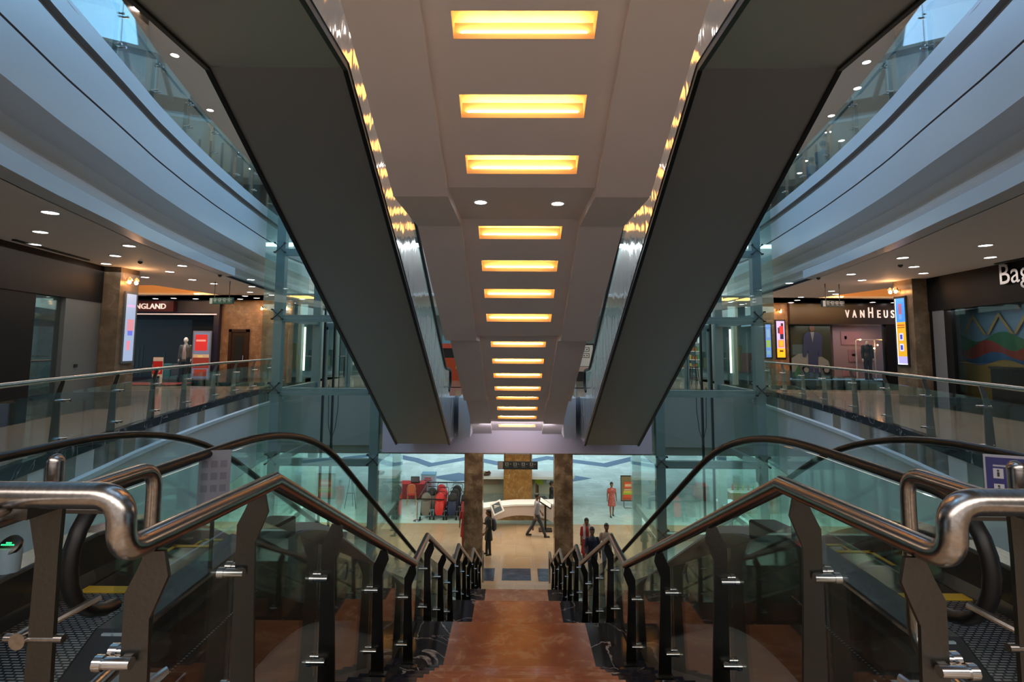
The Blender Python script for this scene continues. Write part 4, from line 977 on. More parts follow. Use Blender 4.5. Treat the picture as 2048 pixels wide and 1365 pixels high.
area('shop_light', (14, 23.3, 2.56), (3.5, .6), 12, (1, .85, .85)); area('shop_light', (-14.8, 22.85, 2.6), (3.0, .15), 26, (1, .9, .8), (-.25, 0, 0))

# right near shop, large script like lettering and painted waves inside
sh = thing('shopfront', 'dark glass shopfront with large silver lettering and a wave mural inside', 'shopfront', (*rw(11.5), 0))
P(wall_panel(M(), rw(2), rw(14.85), 2.62, 3.53, .12, 0, -.12), 'header', NEARBLK, sh)
P(wall_panel(M(), rw(14.58), rw(14.95), 0, 2.62, .2, 0, -.1), 'dark_pier', NEARBLK, sh)
P(wall_panel(M(), rw(13.85), rw(14.12), 0, 2.62, .2, 0, -.1), 'dark_pier', NEARBLK, sh)
P(wall_panel(M(), rw(2), rw(14.9), 2.62, 2.68, 2.6, 0, -.05), 'shop_ceiling', NEARBLK, sh)
P(wall_panel(M(), rw(14.12), rw(14.58), 0, 2.62, .2, 0, -.1), 'grey_pier', mat('pier_grey_b', (.16, .17, .19), .4), sh)
P(wall_panel(M(), rw(2), rw(13.85), .02, 2.62, .012, 0, -.05), 'window_glass', SHOPD, sh)
P(wall_panel(M(), rw(2), rw(13.85), 0, .35, .08, 0, -.04), 'plinth', BLACK, sh)
ang = math.atan2(rw(2)[1] - rw(12)[1], rw(2)[0] - rw(12)[0])
a12 = rw(12.1); m = M(); text_mesh(m, 'Baggit', .66, frame_at((a12[0] - .17, a12[1] - .0), ang, 3.05), 0, .03, .92, .002)
P(m, 'sign_letters', METLET, sh)
m = M(); wall_panel(m, (10.95, 5), (12.10, 14.85), 0, 2.62, .05, 0, -.05)
def mur(pts, mi, o):
    vs = []
    for (y, z) in pts: vs.append((10.35 + .117 * y - .0 - o, y, z))
    vs += [(x + .005, y, z) for x, y, z in vs]; n = len(pts)
    m.add(vs, [tuple(range(n)), tuple(range(2 * n - 1, n - 1, -1))] + [(i, (i + 1) % n, n + (i + 1) % n, n + i) for i in range(n)], mi)
def wave(z0, amp, ph, zb, mi, o):
    ys = [6 + i * .15 for i in range(59)]
    mur([(y, z0 + amp * math.sin(y * 3.8 + ph)) for y in ys] + [(y, zb) for y in reversed(ys)], mi, o)
wave(2.02, .10, .5, .6, 4, .03); wave(1.90, .12, 2.2, .6, 2, .04); wave(1.68, .14, .3, .6, 1, .05); wave(1.42, .10, 1.2, .5, 3, .06); wave(1.25, .08, 2.4, .3, 5, .07)
for y0 in (6.6, 7.45, 8.3, 9.15, 10.0, 10.8, 11.45, 12.27, 13.1, 13.95): mur([(y0 - .42, 1.95), (y0, 2.50), (y0 + .42, 1.95), (y0 + .34, 1.95), (y0, 2.38), (y0 - .34, 1.95)], 5, .08)
P(m, 'wave_mural', [paint(.07, .14, .20), paint(.13, .018, .012), paint(.012, .08, .035), paint(.016, .06, .14), paint(.03, .03, .045), paint(.17, .13, .04)], sh)
m = M(); wall_panel(m, (11.05, 8), (11.60, 13), .0, 1.12, .16, 0, -.16); wall_panel(m, (11.03, 8), (11.60, 13), 1.12, 1.17, .2, 1, -.2); P(m, 'counter', [BLACK, POST], sh)
area('shop_light', (11.3, 11, 2.58), (.15, 6), 16, (.9, .95, 1))

# ceiling hung direction signs
def dir_sign(label, mat4, w, h, ztop, board, cellc, icons=4):
    t = thing('hanging_sign', label, 'sign', mat4.to_translation())
    m = M(); m.box(-w / 2, w / 2, -h / 2, h / 2, -.03, .03); m.xf(mat4); P(m, 'board', board, t, bevel=.004)
    m = M(); m.box(-w / 2 + .01, -w / 2 + w * .13, -h / 2 + .01, h / 2 - .01, .03, .034, 0)
    for i in range(icons):
        x = -w / 2 + w * (.19 + i * .205); m.box(x, x + h * .42, -h * .02, h * .38, .03, .034, 0)
        m.box(x + h * .12, x + h * .30, h * .06, h * .30, .034, .037, 1); m.ball((x + h * .21, h * .33, .035), h * .045, 8, 4, 1)
        m.prism([(x + h * .6, h * .10), (x + h * .8, h * .18), (x + h * .6, h * .26)], 'z', .03, .034, 0)
        m.box(x, x + h * .5, -h * .20, -h * .15, .03, .033, 0)
    m.xf(mat4); P(m, 'pictograms', [cellc, board], t)
    for sx in (-1, 1):
        p = mat4 @ Vector((sx * w * .32, h / 2, 0)); m = M(); m.tube([p, (p.x, p.y, ztop)], .012, 8); P(m, 'rod', BLACK, t)
dir_sign('green direction sign with pictograms hanging over the gallery before the navy shop', MF(-9.05, 16.1, 2.93, -.25), .85, .19, 3.53, paint(.02, .10, .07), paint(.5, .55, .5))
dir_sign('dark direction sign with pictograms hanging before the brown menswear shop', MF(9.5, 16.0, 2.92, .25), .80, .19, 3.53, paint(.03, .06, .06), paint(.55, .55, .55))
dir_sign('black direction sign hanging between the two brown marble columns', MF(.04, 19.3, -2.62, 0), 1.42, .27, -1.74, paint(.008, .014, .013), paint(.16, .14, .12))

# brass wall lamps
def sconce(label, x, y, z, rz, n=1, e=3):
    t = thing('wall_lamp', label, 'lamp', (x, y, z), rz)
    m = M(); m.lathe([(.05, 0), (.05, .02)], (0, 0, 0), 14, axis='y'); m.build('backplate', GOLD, t, smooth=40)
    for i in range(n):
        dx = (i - (n - 1) / 2) * .22
        m = M(); m.tube([(0, -.01, 0), (dx * .5, -.09, .03), (dx, -.16, -.02)], .012, 8); m.lathe([(.07, .0), (.06, .05), (.02, .09), (.02, .1)], (dx, -.16, -.0), 14); a = m.build('arm', GOLD, t, smooth=40)
        m = M(); m.ball((dx, -.16, -.035), (.045, .045, .05)); m.build('bulb', WARML, t, smooth=60)
    l = bpy.data.lights.new('lamp_glow', 'POINT'); l.energy = e; l.color = (1, .5, .2); l.shadow_soft_size = .05
    lo = bpy.data.objects.new('lamp_glow', l); COL.objects.link(lo); lo.location = (0, -.25, .05); lo.parent = t
sconce('double brass wall lamp at the top of the pillar with the pale poster', -10.03, 13.45, 3.20, PI / 2 - .1, 2, 9)
sconce('brass wall lamp above the tall blue and yellow poster', 10.95, 15.25, 3.25, -PI / 2, 2, 9)
sconce('brass wall lamp on the stone wall right of the narrow dark door', -10.95, 22.78, 3.18, 0, 1, 6)
sconce('brass wall lamp seen through the elevator glass at the stone wall end', -9.85, 22.78, 3.18, 0, 1, 6)
sconce('brass wall lamp above the lit poster of the person in red', 11.22, 22.78, 3.17, 0, 1, 6)
for s in (-1, 1):
    sconce('brass wall lamp behind the %s upper gallery glass' % ('left' if s < 0 else 'right'), s * (CX(11.9) + 1.75), 12.0, 7.6, -s * PI / 2, 1, 8)
    m = M(); m.box(*sorted((s * (CX(11.9) + 1.77), s * (CX(11.9) + 2.5))), 11.3, 12.5, UP, 9.65); m.build('stone_pillar', STONED, label='stone pillar with a lamp behind the %s upper balustrade' % ('left' if s < 0 else 'right'), cat='pillar')

# recessed downlights
def downlight_mesh():
    m = M(); m.lathe([(.125, 0), (.125, -.014), (.105, -.018), (.10, -.006)], (0, 0, 0), 20, 0); m.lathe([(.100, -.004), (.100, -.010)], (0, 0, 0), 20, 1); return m
DL = {'left': [(-6.96, 7.67), (-8.32, 9.02), (-9.47, 10.17), (-7.69, 10.28), (-8.85, 11.45), (-9.94, 12.6), (-8.26, 12.86), (-9.26, 13.93), (-10.74, 15.09), (-9.69, 15.62), (-9.61, 16.61), (-7.91, 15.55), (-8.8, 17.4), (-9.76, 19.2), (-10.74, 20.76), (-11.64, 22.12), (-10.7, 21.61), (-15.2, 22.1), (-14.3, 21.9), (-13.5, 22.1), (-9.48, 20.3), (-10.2, 24.05), (-8.97, 21.97), (-8.2, 23.4), (-7.4, 21.6), (-6.5, 22.6), (-5.7, 24.2), (-7.2, 25.4), (-6.1, 26.6)],
      'right': [(8.74, 9.87), (8.21, 11.27), (9.98, 11.17), (9.37, 12.51), (10.41, 13.58), (8.71, 13.82), (9.77, 15.02), (8.11, 15.79), (10.63, 17.93), (11.35, 18.9), (10.74, 20.07), (11.3, 21.4), (12.77, 22.1), (14.86, 22.2), (15.81, 22.3), (11.62, 22.5), (10.0, 23.6), (9.0, 22.4), (8.0, 24), (7.2, 22), (6.2, 23.2), (7.1, 26), (5.4, 25)]}
proto = None
def place_dl(x, y, z, label, group):
    global proto
    if proto is None:
        proto = downlight_mesh().build('downlight', [WHITEP, LAMP], smooth=40); o = proto
    else: o = proto.copy(); COL.objects.link(o)
    o.location = (x, y, z); setp(o, label, 'downlight', group)
ORD = 'nearest,second nearest,third nearest,fourth nearest,fifth nearest,sixth nearest,seventh nearest,eighth nearest,ninth nearest,tenth nearest,eleventh nearest,twelfth nearest,thirteenth nearest,fourteenth nearest,fifteenth nearest,sixteenth nearest,seventeenth nearest,eighteenth nearest,nineteenth nearest,twentieth nearest,ninth farthest,eighth farthest,seventh farthest,sixth farthest,fifth farthest,fourth farthest,third farthest,second farthest,farthest'.split(',')
for sd, pts in DL.items():
    for i, (x, y) in enumerate(sorted(pts, key=lambda q: q[1])):
        oi = ORD[i] if i < len(pts) - 9 else ORD[20 + 9 - (len(pts) - i)]
        place_dl(x, y, 3.53, 'round white downlight in the %s gallery ceiling, the %s' % (sd, oi), 'downlights in the %s gallery ceiling' % sd)
        if i % 3 == 0:
            l = bpy.data.lights.new('downlight_beam', 'SPOT'); l.energy = 26; l.spot_size = 1.9; l.spot_blend = .8; l.color = (1, .88, .78); l.shadow_soft_size = .1
            o = bpy.data.objects.new('downlight_beam', l); COL.objects.link(o); o.location = (x, y, 3.50)
for sd, pts in (('left', [(-9.2, 12.05), (-10.32, 13.37), (-9.61, 14.09), (-10.61, 17.54), (-11.8, 21.5), (-12.2, 23.6)]), ('right', [(9.81, 14.39), (10.51, 13.67), (10.52, 15.9), (10.87, 17.86), (11.58, 19.27), (12.99, 23.93), (12.57, 20.08), (11.6, 21.6), (12.4, 22.35)])):
    for i, (x, y) in enumerate(sorted(pts, key=lambda q: q[1])): place_dl(x, y, 9.65, 'round downlight above the %s upper gallery glass, the %s' % (sd, ORD[i]), 'downlights above the %s upper gallery' % sd)
# ceiling slots, detectors
for s in (-1, 1):
    sd = 'left' if s < 0 else 'right'
    for i, (a, b) in enumerate(((6.5, 9.2), (9.7, 12.0))):
        xa, xb = (lx(a) + .35, lx(b) + .35) if s < 0 else (rw(a)[0] - .35, rw(b)[0] - .35)
        wall_panel(M(), (xa, a), (xb, b), 3.500, 3.524, .07).build('air_slot', BLACK, label='narrow black air slot in the %s gallery ceiling, %s of two' % (sd, ('nearer', 'farther')[i]), cat='vent')
    for i, (x, y) in enumerate(((8.1, 7.9), (8.9, 12.3), (8.3, 14.6))):
        m = M(); m.lathe([(.05, 0), (.05, -.03), (.02, -.06)], (s * x, y, 3.53), 12); m.build('smoke_detector', POST, label='small ceiling detector over the %s gallery, %s one' % (sd, ('nearest', 'middle', 'farthest')[i]), cat='detector', smooth=40)

# ================================================================ ground floor things
# white information desk with an arched front, round the tan column
t = thing('information_desk', 'curved white information desk with pink tinted front before the tan column', 'desk', (0, 24.5, G))
def desk_y(x): return 23.55 - .30 * max(0, -x) ** 1.3 + .05 * x
m = M(); xs = [-1.75 + i * .175 for i in range(21)]
# front skin: full height at the ends, arch opening in the middle
for a, b in zip(xs, xs[1:]):
    def zb(x): u = abs(x - .15) / 1.55; return G + (.50 * math.sqrt(max(0, 1 - u * u)) if u < 1 else 0)
    ya, yb = desk_y(a), desk_y(b)
    m.add([(a, ya, zb(a)), (b, yb, zb(b)), (b, yb - .06, G + .92), (a, ya - .06, G + .92), (a, ya + .12, zb(a)), (b, yb + .12, zb(b)), (b, yb + .12, G + .92), (a, ya + .12, G + .92)], [(0, 1, 2, 3), (7, 6, 5, 4), (0, 4, 5, 1), (3, 2, 6, 7)])
P(m, 'front', mat('desk_front', (.72, .60, .56), .3), t, smooth=30)
m = M()
for a, b in zip(xs, xs[1:]):
    ya, yb = desk_y(a) - .09, desk_y(b) - .09
    m.add([(a, ya, G + .92), (b, yb, G + .92), (b, yb + .75, G + .92), (a, ya + .75, G + .92), (a, ya, G + .99), (b, yb, G + .99), (b, yb + .75, G + .99), (a, ya + .75, G + .99)], [(0, 3, 2, 1), (4, 5, 6, 7), (0, 1, 5, 4), (3, 7, 6, 2)])
P(m, 'counter_top', WHITEP, t)
m = M(); m.prism([(-1.4, G), (1.7, G), (1.7, G + .45), (-1.4, G + .45)], 'y', 24.5, 24.56); P(m, 'kick_panel', TANMAR, t)
t = thing('rear_counter', 'long white topped counter with beige cabinets behind the tan column', 'counter', (0, 28.6, G))
m = M(); m.prism([(-2.5, 27.5), (2.6, 27.5), (2.95, 27.7), (3.05, 28.1), (2.9, 28.6), (2.5, 28.9), (.82, 28.9), (.82, 28.75), (-.64, 28.75), (-.64, 28.9), (-2.5, 28.9)], 'z', G + 1.06, G + 1.18); P(m, 'top', WHITEP, t)
m = M(); m.box(-2.4, 2.7, 28.8, 28.9, G, G + 1.06); P(m, 'cabinets', paint(.50, .48, .38), t)
m = M(); m.box(-2.3, -1.8, 28.70, 28.79, G + .55, G + .95, 0); m.box(-1.7, -.9, 28.70, 28.79, G + .5, G + .98, 1); m.box(1.0, 1.4, 28.7, 28.79, G + .5, G + 1.0, 2); m.box(1.6, 2.5, 28.7, 28.79, G + .6, G + .95, 3); P(m, 'shelf_goods', [paint(.3, .45, .55), paint(.45, .28, .18), paint(.55, .60, .03), WHITEP], t)
t = thing('bread_basket', 'basket of brown pastries on the rear white counter', 'basket', (-1.55, 27.9, G + 1.18))
m = M(); m.lathe([(.20, 0), (.28, .10), (.26, .10), (.19, .02)], (0, 0, 0), 16); m.build('basket', paint(.10, .04, .02), t, smooth=40)
for i in range(9):
    m = M(); a = i * 2.4; r = .07 + .012 * i; m.ball((r * math.cos(a), r * math.sin(a), .11 + .02 * (i % 3)), (.06, .05, .04), 10, 6); m.build('pastry', paint(*((.25, .10, .04), (.5, .35, .15), (.12, .04, .02))[i % 3]), t, smooth=60)
t = thing('touch_terminal', 'tilted square screen in a white frame on the desk end', 'screen', (-.8, 22.9, G + .99))
Rm = Matrix.Translation((0, 0, .02)) @ Matrix.Rotation(-.45, 4, 'Y') @ Matrix.Rotation(math.radians(62), 4, 'X')
m = M(); m.box(-.24, .24, -.26, .26, -.04, 0); m.xf(Rm); m.build('frame', WHITEP, t, bevel=.012)
m = M(); m.box(-.175, .175, -.19, .19, 0, .006); m.xf(Rm); m.build('screen', paint(.10, .12, .14, .15), t)
m = M(); m.box(-.12, .12, 0, .2, -.02, .1); m.build('foot', WHITEP, t)
t = thing('info_stand', 'black floor stand with a slanted reading board beside the walking man', 'stand', (1.24, 23.2, G))
m = M(); m.box(-.28, .28, -.22, .22, 0, .05); m.build('base', BLACK, t, bevel=.008)
m = M(); m.box(-.04, .04, -.04, .04, .05, 1.1); m.build('pole', BLACK, t)
m = M(); m.box(-.30, .30, -.20, .20, -.02, .02, 0); m.box(-.26, .26, -.16, .16, .02, .024, 1); m.xf(Matrix.Translation((0, 0, 1.13)) @ Matrix.Rotation(.55, 4, 'Y') @ Matrix.Rotation(.25, 4, 'X')); m.build('board', [BLACK, WHITEP], t)

# table with red cloth, notebook computer, banquet chair, box stand
t = thing('draped_table', 'table under a red cloth beside the gold framed chair', 'table', (-5.35, 28, G))
m = M(); m.rbox((0, 0, .74), (1.35, .7, .04), .01); m.build('table_top', RED, t)
m = M(); prof = []
for k in range(48):
    a = 2 * PI * k / 48; 
cl = []
for (x0, y0), (x1, y1) in (((-.675, -.35), (.675, -.35)), ((.675, -.35), (.675, .35)), ((.675, .35), (-.675, .35)), ((-.675, .35), (-.675, -.35))):
    for k in range(10): cl.append((lerp(x0, x1, k / 10), lerp(y0, y1, k / 10)))
n = len(cl); vs = [(x, y, .74) for x, y in cl] + [(x * (1.03 + .02 * (i % 2)), y * (1.05 + .05 * (i % 2)), .02) for i, (x, y) in enumerate(cl)]
m.add(vs, [(i, (i + 1) % n, n + (i + 1) % n, n + i) for i in range(n)]); m.build('cloth_skirt', DKRED, t)
t = thing('laptop', 'open black laptop on the red draped table', 'laptop', (-5.15, 27.95, G + .76))
m = M(); m.rbox((0, 0, .01), (.42, .28, .02), .005); m.build('keyboard', BLACK, t)
m = M(); m.box(-.22, .22, 0, .015, 0, .32, 0); m.box(-.19, .19, -.004, 0, .03, .29, 1); m.xf(Matrix.Translation((0, -.14, .02)) @ Matrix.Rotation(.15, 4, 'X')); m.build('screen', [BLACK, paint(.12, .10, .12, .2)], t)
t = thing('banquet_chair', 'red padded banquet chair with gold tube frame seen from behind', 'chair', (-5.15, 26.9, G), .1)
m = M(); m.rbox((0, .02, .46), (.42, .42, .06), .02); m.build('seat', RED, t)
m = M(); m.prism([(-.17, .52), (.17, .52), (.19, .78), (.15, .90), (0, .96), (-.15, .90), (-.19, .78)], 'y', -.20, -.16); m.build('backrest', paint(.50, .09, .04), t, bevel=.01)
m = M(); m.tube(fillet([(-.19, -.20, .44), (-.21, -.20, .78), (-.16, -.20, .93), (0, -.20, .99), (.16, -.20, .93), (.21, -.20, .78), (.19, -.20, .44)], .05, 4), .013, 8); m.build('back_frame', GOLD, t, smooth=50)
for sx in (-1, 1):
    for yy, y2 in ((-.20, -.27), (.2, .24)): m = M(); m.tube([(sx * .19, yy, .44), (sx * .21, y2, 0)], .013, 8); m.build('leg', GOLD, t, smooth=50)
t = thing('promotion_box', 'pale blue box shaped stand with red writing lines behind the strollers', 'stand', (-4.65, 29, G))
m = M(); m.rbox((0, 0, .47), (.72, .62, .94), .01); m.build('box', paint(.42, .46, .62), t)
m = M(); m.box(-.37, .37, -.32, .32, .94, 1.0); m.build('lid', paint(.22, .42, .62), t)
m = M()
for i, (w, z) in enumerate(((.34, .80), (.42, .70), (.30, .60), (.36, .50), (.40, .38))): m.box(-w / 2, w / 2, -.318, -.312, z - .025, z + .025)
m.build('red_lines', RED, t)
t = thing('promotion_box', 'pale blue box shaped display on a dark stand seen through the right elevator glass', 'stand', (9.1, 23.8, G))
m = M(); m.rbox((0, 0, .30), (.45, .45, .60), .01); m.build('stand', NAVY, t)
m = M(); m.rbox((0, 0, .85), (.75, .6, .50), .01); m.build('box', paint(.42, .50, .58), t)
m = M(); m.box(-.3, .3, -.31, -.302, .72, 1.0); m.build('front_print', paint(.30, .22, .26), t)
t = thing('market_stall', 'beige and brown stall counter with coloured bottles seen through the right elevator glass', 'stall', (11.2, 26.0, G))
m = M(); m.box(-1.1, 1.1, -.3, .3, 0, .95); m.build('counter', paint(.32, .20, .12), t)
m = M(); m.box(-1.15, 1.15, -.35, .35, .95, 1.0); m.build('top', WHITEP, t)
for k in range(8): m = M(); m.lathe([(.04, 1.0), (.04, 1.2), (.015, 1.25), (.015, 1.3)], (-.9 + k * .25, 0, 0), 10); m.build('bottle', paint(*((.5, .1, .05), (.1, .3, .1), (.5, .4, .1))[k % 3]), t, smooth=40)
t = thing('easel', 'thin dark easel frame seen through the left elevator glass', 'easel', (-7.9, 26, G))
for a, b in (((-.28, 0, 0), (0, 0, 1.75)), ((.28, 0, 0), (0, 0, 1.75)), ((0, .4, 0), (0, 0, 1.75))): m = M(); m.tube([a, b], .018, 8); m.build('leg', BLACK, t)
m = M(); m.box(-.2, .2, -.03, 0, .7, .74); m.build('crossbar', BLACK, t)
# stanchions with belts
for i, (x, y, lb) in enumerate(((-4.4, 24.3, 'silver queue post with flat round base in front of the strollers'), (-4.4, 27.2, 'silver queue post behind the strollers near the pale blue box'), (-1.9, 27.2, 'queue post at the far end of the belt behind the brown column'))):
    t = thing('queue_post', lb, 'queue post', (x, y, G), 0)
    m = M(); m.lathe([(.17, 0), (.17, .02), (.05, .04)], n=20); m.build('base', CHROME, t, smooth=40)
    m = M(); m.lathe([(.032, .03), (.032, .92)], n=14); m.build('post', CHROME, t, smooth=40)
    m = M(); m.lathe([(.04, .92), (.04, 1.0), (.02, 1.01)], n=14); m.build('belt_head', BLACK, t, smooth=40)
for (a, b, lb) in (((-4.4, 24.3), (-4.4, 27.2), 'black queue belt running back along the side of the strollers'), ((-4.4, 27.2), (-1.9, 27.2), 'black queue belt stretched behind the strollers')):
    wall_panel(M(), a, b, G + .93, G + .98, .006).build('queue_belt', BLACK, label=lb, cat='belt')
wall_panel(M(), (-4.4, 24.3), (-3.2, 24.2), G + .93, G + .98, .006).build('queue_belt', BLACK, label='short black queue belt in front of the taupe stroller', cat='belt')

def stroller(x, y, c1, c2, label, tall=0):
    t = thing('stroller', label, 'stroller', (x, y, G), .05 * math.sin(x * 9), 'parked strollers beside the brown column')
    # facing -Y: seat shell, canopy, leg cover, frame, handle, wheels
    m = M(); ellips(m, [(0, -.12, .42, .13, .10), (0, -.10, .50, .19, .17), (0, 0, .66, .21, .20), (0, .06, .80, .205, .17)], 14); m.build('seat', c1, t, smooth=50)
    m = M(); vs = []; 
    for i in range(6):
        a = lerp(-.25, 1.75, i / 5); rr = .245
        for k in range(11):
            u = PI * k / 10; px = math.cos(u) * .225; base = math.sin(u)
            vs.append((px, .10 - math.cos(a) * rr * base * 1.0, .80 + math.sin(a) * rr * base * 1.05 + .02))
    m.add(vs, [(i * 11 + k, i * 11 + k + 1, (i + 1) * 11 + k + 1, (i + 1) * 11 + k) for i in range(5) for k in range(10)]); cn = m.build('canopy', c2, t, smooth=60)
    sol = cn.modifiers.new('thick', 'SOLIDIFY'); sol.thickness = .012
    m = M(); ellips(m, [(0, -.27, .20, .14, .03), (0, -.25, .34, .19, .05), (0, -.17, .56, .20, .08), (0, -.10, .66, .19, .08)], 14); m.build('leg_cover', c1, t, smooth=50)
    for s in (-1, 1):
        m = M(); m.tube([(s * .23, .34, 1.02 + tall), (s * .23, .12, .62), (s * .22, -.26, .16)], .013, 8); m.tube([(s * .23, .12, .62), (s * .24, .32, .10)], .012, 8); m.build('side_frame', BLACK, t, smooth=50)
        m = M(); m.lathe([(.10, -.02), (.10, .02)], (s * .24, .32, .10), 16, axis='x'); m.build('wheel', RUBBER, t, smooth=40)
        for d in (-.02, .02): m = M(); m.lathe([(.075, -.012), (.075, .012)], (s * .22 + d, -.30, .075), 14, axis='x'); m.build('wheel', RUBBER, t, smooth=40)
    m = M(); m.tube(fillet([(-.23, .34, 1.02 + tall), (-.20, .38, 1.06 + tall), (.20, .38, 1.06 + tall), (.23, .34, 1.02 + tall)], .04, 4), .015, 8); m.build('push_handle', BLACK, t, smooth=50)
    m = M(); m.box(-.20, .20, -.12, .24, .16, .18); m.box(-.20, .20, -.13, -.12, .16, .26); m.build('basket', BLACK, t)
    return t
BLKF = paint(.02, .02, .022, .8)
for x, y, c1, c2, lb in ((-4.08, 24.75, GREYF, GREYF, 'taupe stroller at the front next to the queue post'), (-3.95, 25.65, GREYF, BLKF, 'taupe and black stroller second in the row behind the taupe front one'),
                         (-3.46, 24.75, RED, RED, 'bright red stroller at the front of its row'), (-3.42, 25.5, RED, RED, 'bright red stroller second in the red row'), (-3.62, 26.3, RED, RED, 'bright red stroller last in the red row'),
                         (-2.88, 24.75, NAVYF, BLKF, 'dark navy stroller at the front of its row'), (-2.86, 25.45, NAVYF, BLKF, 'dark stroller second behind the navy front one'), (-2.84, 26.15, NAVYF, BLKF, 'dark stroller third behind the navy front one'),
                         (-2.28, 24.75, DKRED, BLKF, 'dark red stroller at the front beside the brown column'), (-2.26, 25.45, DKRED, BLKF, 'dark red stroller second beside the brown column'), (-2.24, 26.15, DKRED, BLKF, 'dark red stroller third beside the brown column')):
    stroller(x, y, c1, c2, lb)
# burger poster stand
t = thing('food_poster_stand', 'framed food poster of a burger on a metal floor stand by the woman in coral', 'poster stand', (5.55, 26.6, G))
m = M(); m.box(-.45, .45, -.02, .02, .28, 1.50, 0); m.box(-.42, .42, -.026, -.02, .32, 1.46, 1)
for i, (z0, z1, mi, w) in enumerate(((.36, .46, 3, .38), (.46, .60, 2, .34), (.60, .68, 4, .36), (.68, .78, 5, .33), (.80, .86, 6, .30), (.9, 1.2, 2, .30), (.98, 1.1, 6, .25))):
    m.prism([(-w, z0), (w, z0), (w * .95, z1), (-w * .95, z1)], 'y', -.030 - i * .0012, -.026, mi)
m.build('poster', [BROWNP, paint(.20, .12, .05), paint(.65, .07, .02), paint(.45, .05, .02), paint(.25, .35, .03), paint(.60, .38, .04), paint(.7, .35, .2)], t)
for s in (-1, 1): m = M(); m.tube([(s * .3, 0, .3), (s * .3, 0, .03), (s * .3, -.2, .02)], .015, 8); m.build('leg', POST, t, smooth=50)
m = M(); m.tube([(-.3, -.2, .02), (.3, -.2, .02)], .015, 8); m.build('foot_bar', POST, t)
# office chair
t = thing('office_chair', 'black office chair behind the seated woman', 'chair', (1.25, 26.3, G), PI / 2 + .2)
m = M(); m.rbox((0, 0, .47), (.46, .46, .08), .03); m.build('seat', BLACK, t)
m = M(); m.rbox((0, .24, .86), (.42, .06, .58), .02); m.build('backrest', BLACK, t)
m = M(); m.tube([(0, 0, .08), (0, 0, .44)], .03, 10); m.build('gas_lift', POST, t)
m = M()
for k in range(5): a = 2 * PI * k / 5; m.tube([(0, 0, .10), (.27 * math.cos(a), .27 * math.sin(a), .05)], .02, 6); m.ball((.27 * math.cos(a), .27 * math.sin(a), .03), .03, 8, 6)
m.build('base', POST, t)

# far gallery kiosks seen between the stair and the escalators
t = thing('red_kiosk', 'small red kiosk with dark window seen beside the overhead left escalator', 'kiosk', (-3.0, 25, 0))
m = M(); m.box(-.5, .5, 0, .6, 0, 1.05); m.build('body', paint(.50, .07, .02), t)
m = M(); m.box(-.5, .5, .05, .6, 1.05, 1.5); m.build('window', BLACK, t)
m = M(); m.box(-.52, .52, -.02, .6, 1.5, 1.72); m.build('sign_band', paint(.62, .10, .06), t)
m = M(); m.box(-.5, .5, 0, .5, 1.72, 2.1); m.build('blue_top', paint(.15, .40, .60), t)
m = M(); m.box(.15, .40, -.02, 0, .55, .9); m.build('price_card', paint(.55, .50, .1), t)
t = thing('white_notice_board', 'black framed white notice board seen beside the overhead right escalator', 'sign', (3.2, 25, 0))
m = M(); m.box(-.42, .42, 0, .08, .35, 1.75, 0); m.box(-.36, .36, -.01, 0, .7, 1.68, 1); m.box(-.40, .40, -.01, 0, .45, .68, 2)
for z in (1.2, 1.48): m.box(-.15, .20, -.02, -.01, z - .1, z + .1, 0); m.box(-.12, .17, -.025, -.02, z - .08, z + .08, 1); m.ball((-.04, -.025, z), .03, 8, 5, 0); m.ball((.09, -.025, z), .03, 8, 5, 0)
m.box(-.42, .42, 0, .1, 0, .35, 0); m.build('board', [BLACK, WHITEP, paint(.6, .45, .38)], t)
m = M(); m.box(-.75, -.5, .1, .4, 0, 2.0); m.build('yellow_panel', paint(.6, .35, .05), t)
t = thing('bar_stool', 'wooden bar stool on the far gallery behind the right elevator shaft', 'stool', (7.75, 23.4, 0))
m = M(); m.lathe([(.17, .72), (.18, .74), (.18, .77), (.16, .78)], n=18); m.build('seat', BROWNP, t, smooth=40)
for sx in (-1, 1):
    for sy in (-1, 1): m = M(); m.tube([(sx * .11, sy * .11, .73), (sx * .18, sy * .18, 0)], .018, 8); m.build('leg', BROWNP, t)
m = M(); m.box(-.16, .16, -.02, .02, .25, .28); m.build('footrest', BROWNP, t)
t = thing('goods_shelf', 'shelf of small coloured goods on the far gallery behind the stool', 'shelf', (8.0, 25.5, 0))
for z in (.6, 1.0, 1.4, 1.8): m = M(); m.box(-.8, .8, 0, .4, z, z + .03); m.build('board', WHITEP, t)
for s in (-1, 1): m = M(); m.box(s * .8 - .02, s * .8 + .02, 0, .4, 0, 2.1); m.build('side', WHITEP, t)
m = M(); cs = [paint(.6, .2, .05), paint(.1, .3, .15), paint(.5, .4, .1), paint(.35, .12, .05)]
for z in (.63, 1.03, 1.43):
    for k in range(12): m.box(-.74 + k * .125, -.65 + k * .125, .05, .3, z, z + .12 + .1 * ((k * 7) % 3) / 2, (k + int(z * 10)) % 4)
o = m.build('packed_goods', cs, t); o['kind'] = 'stuff'
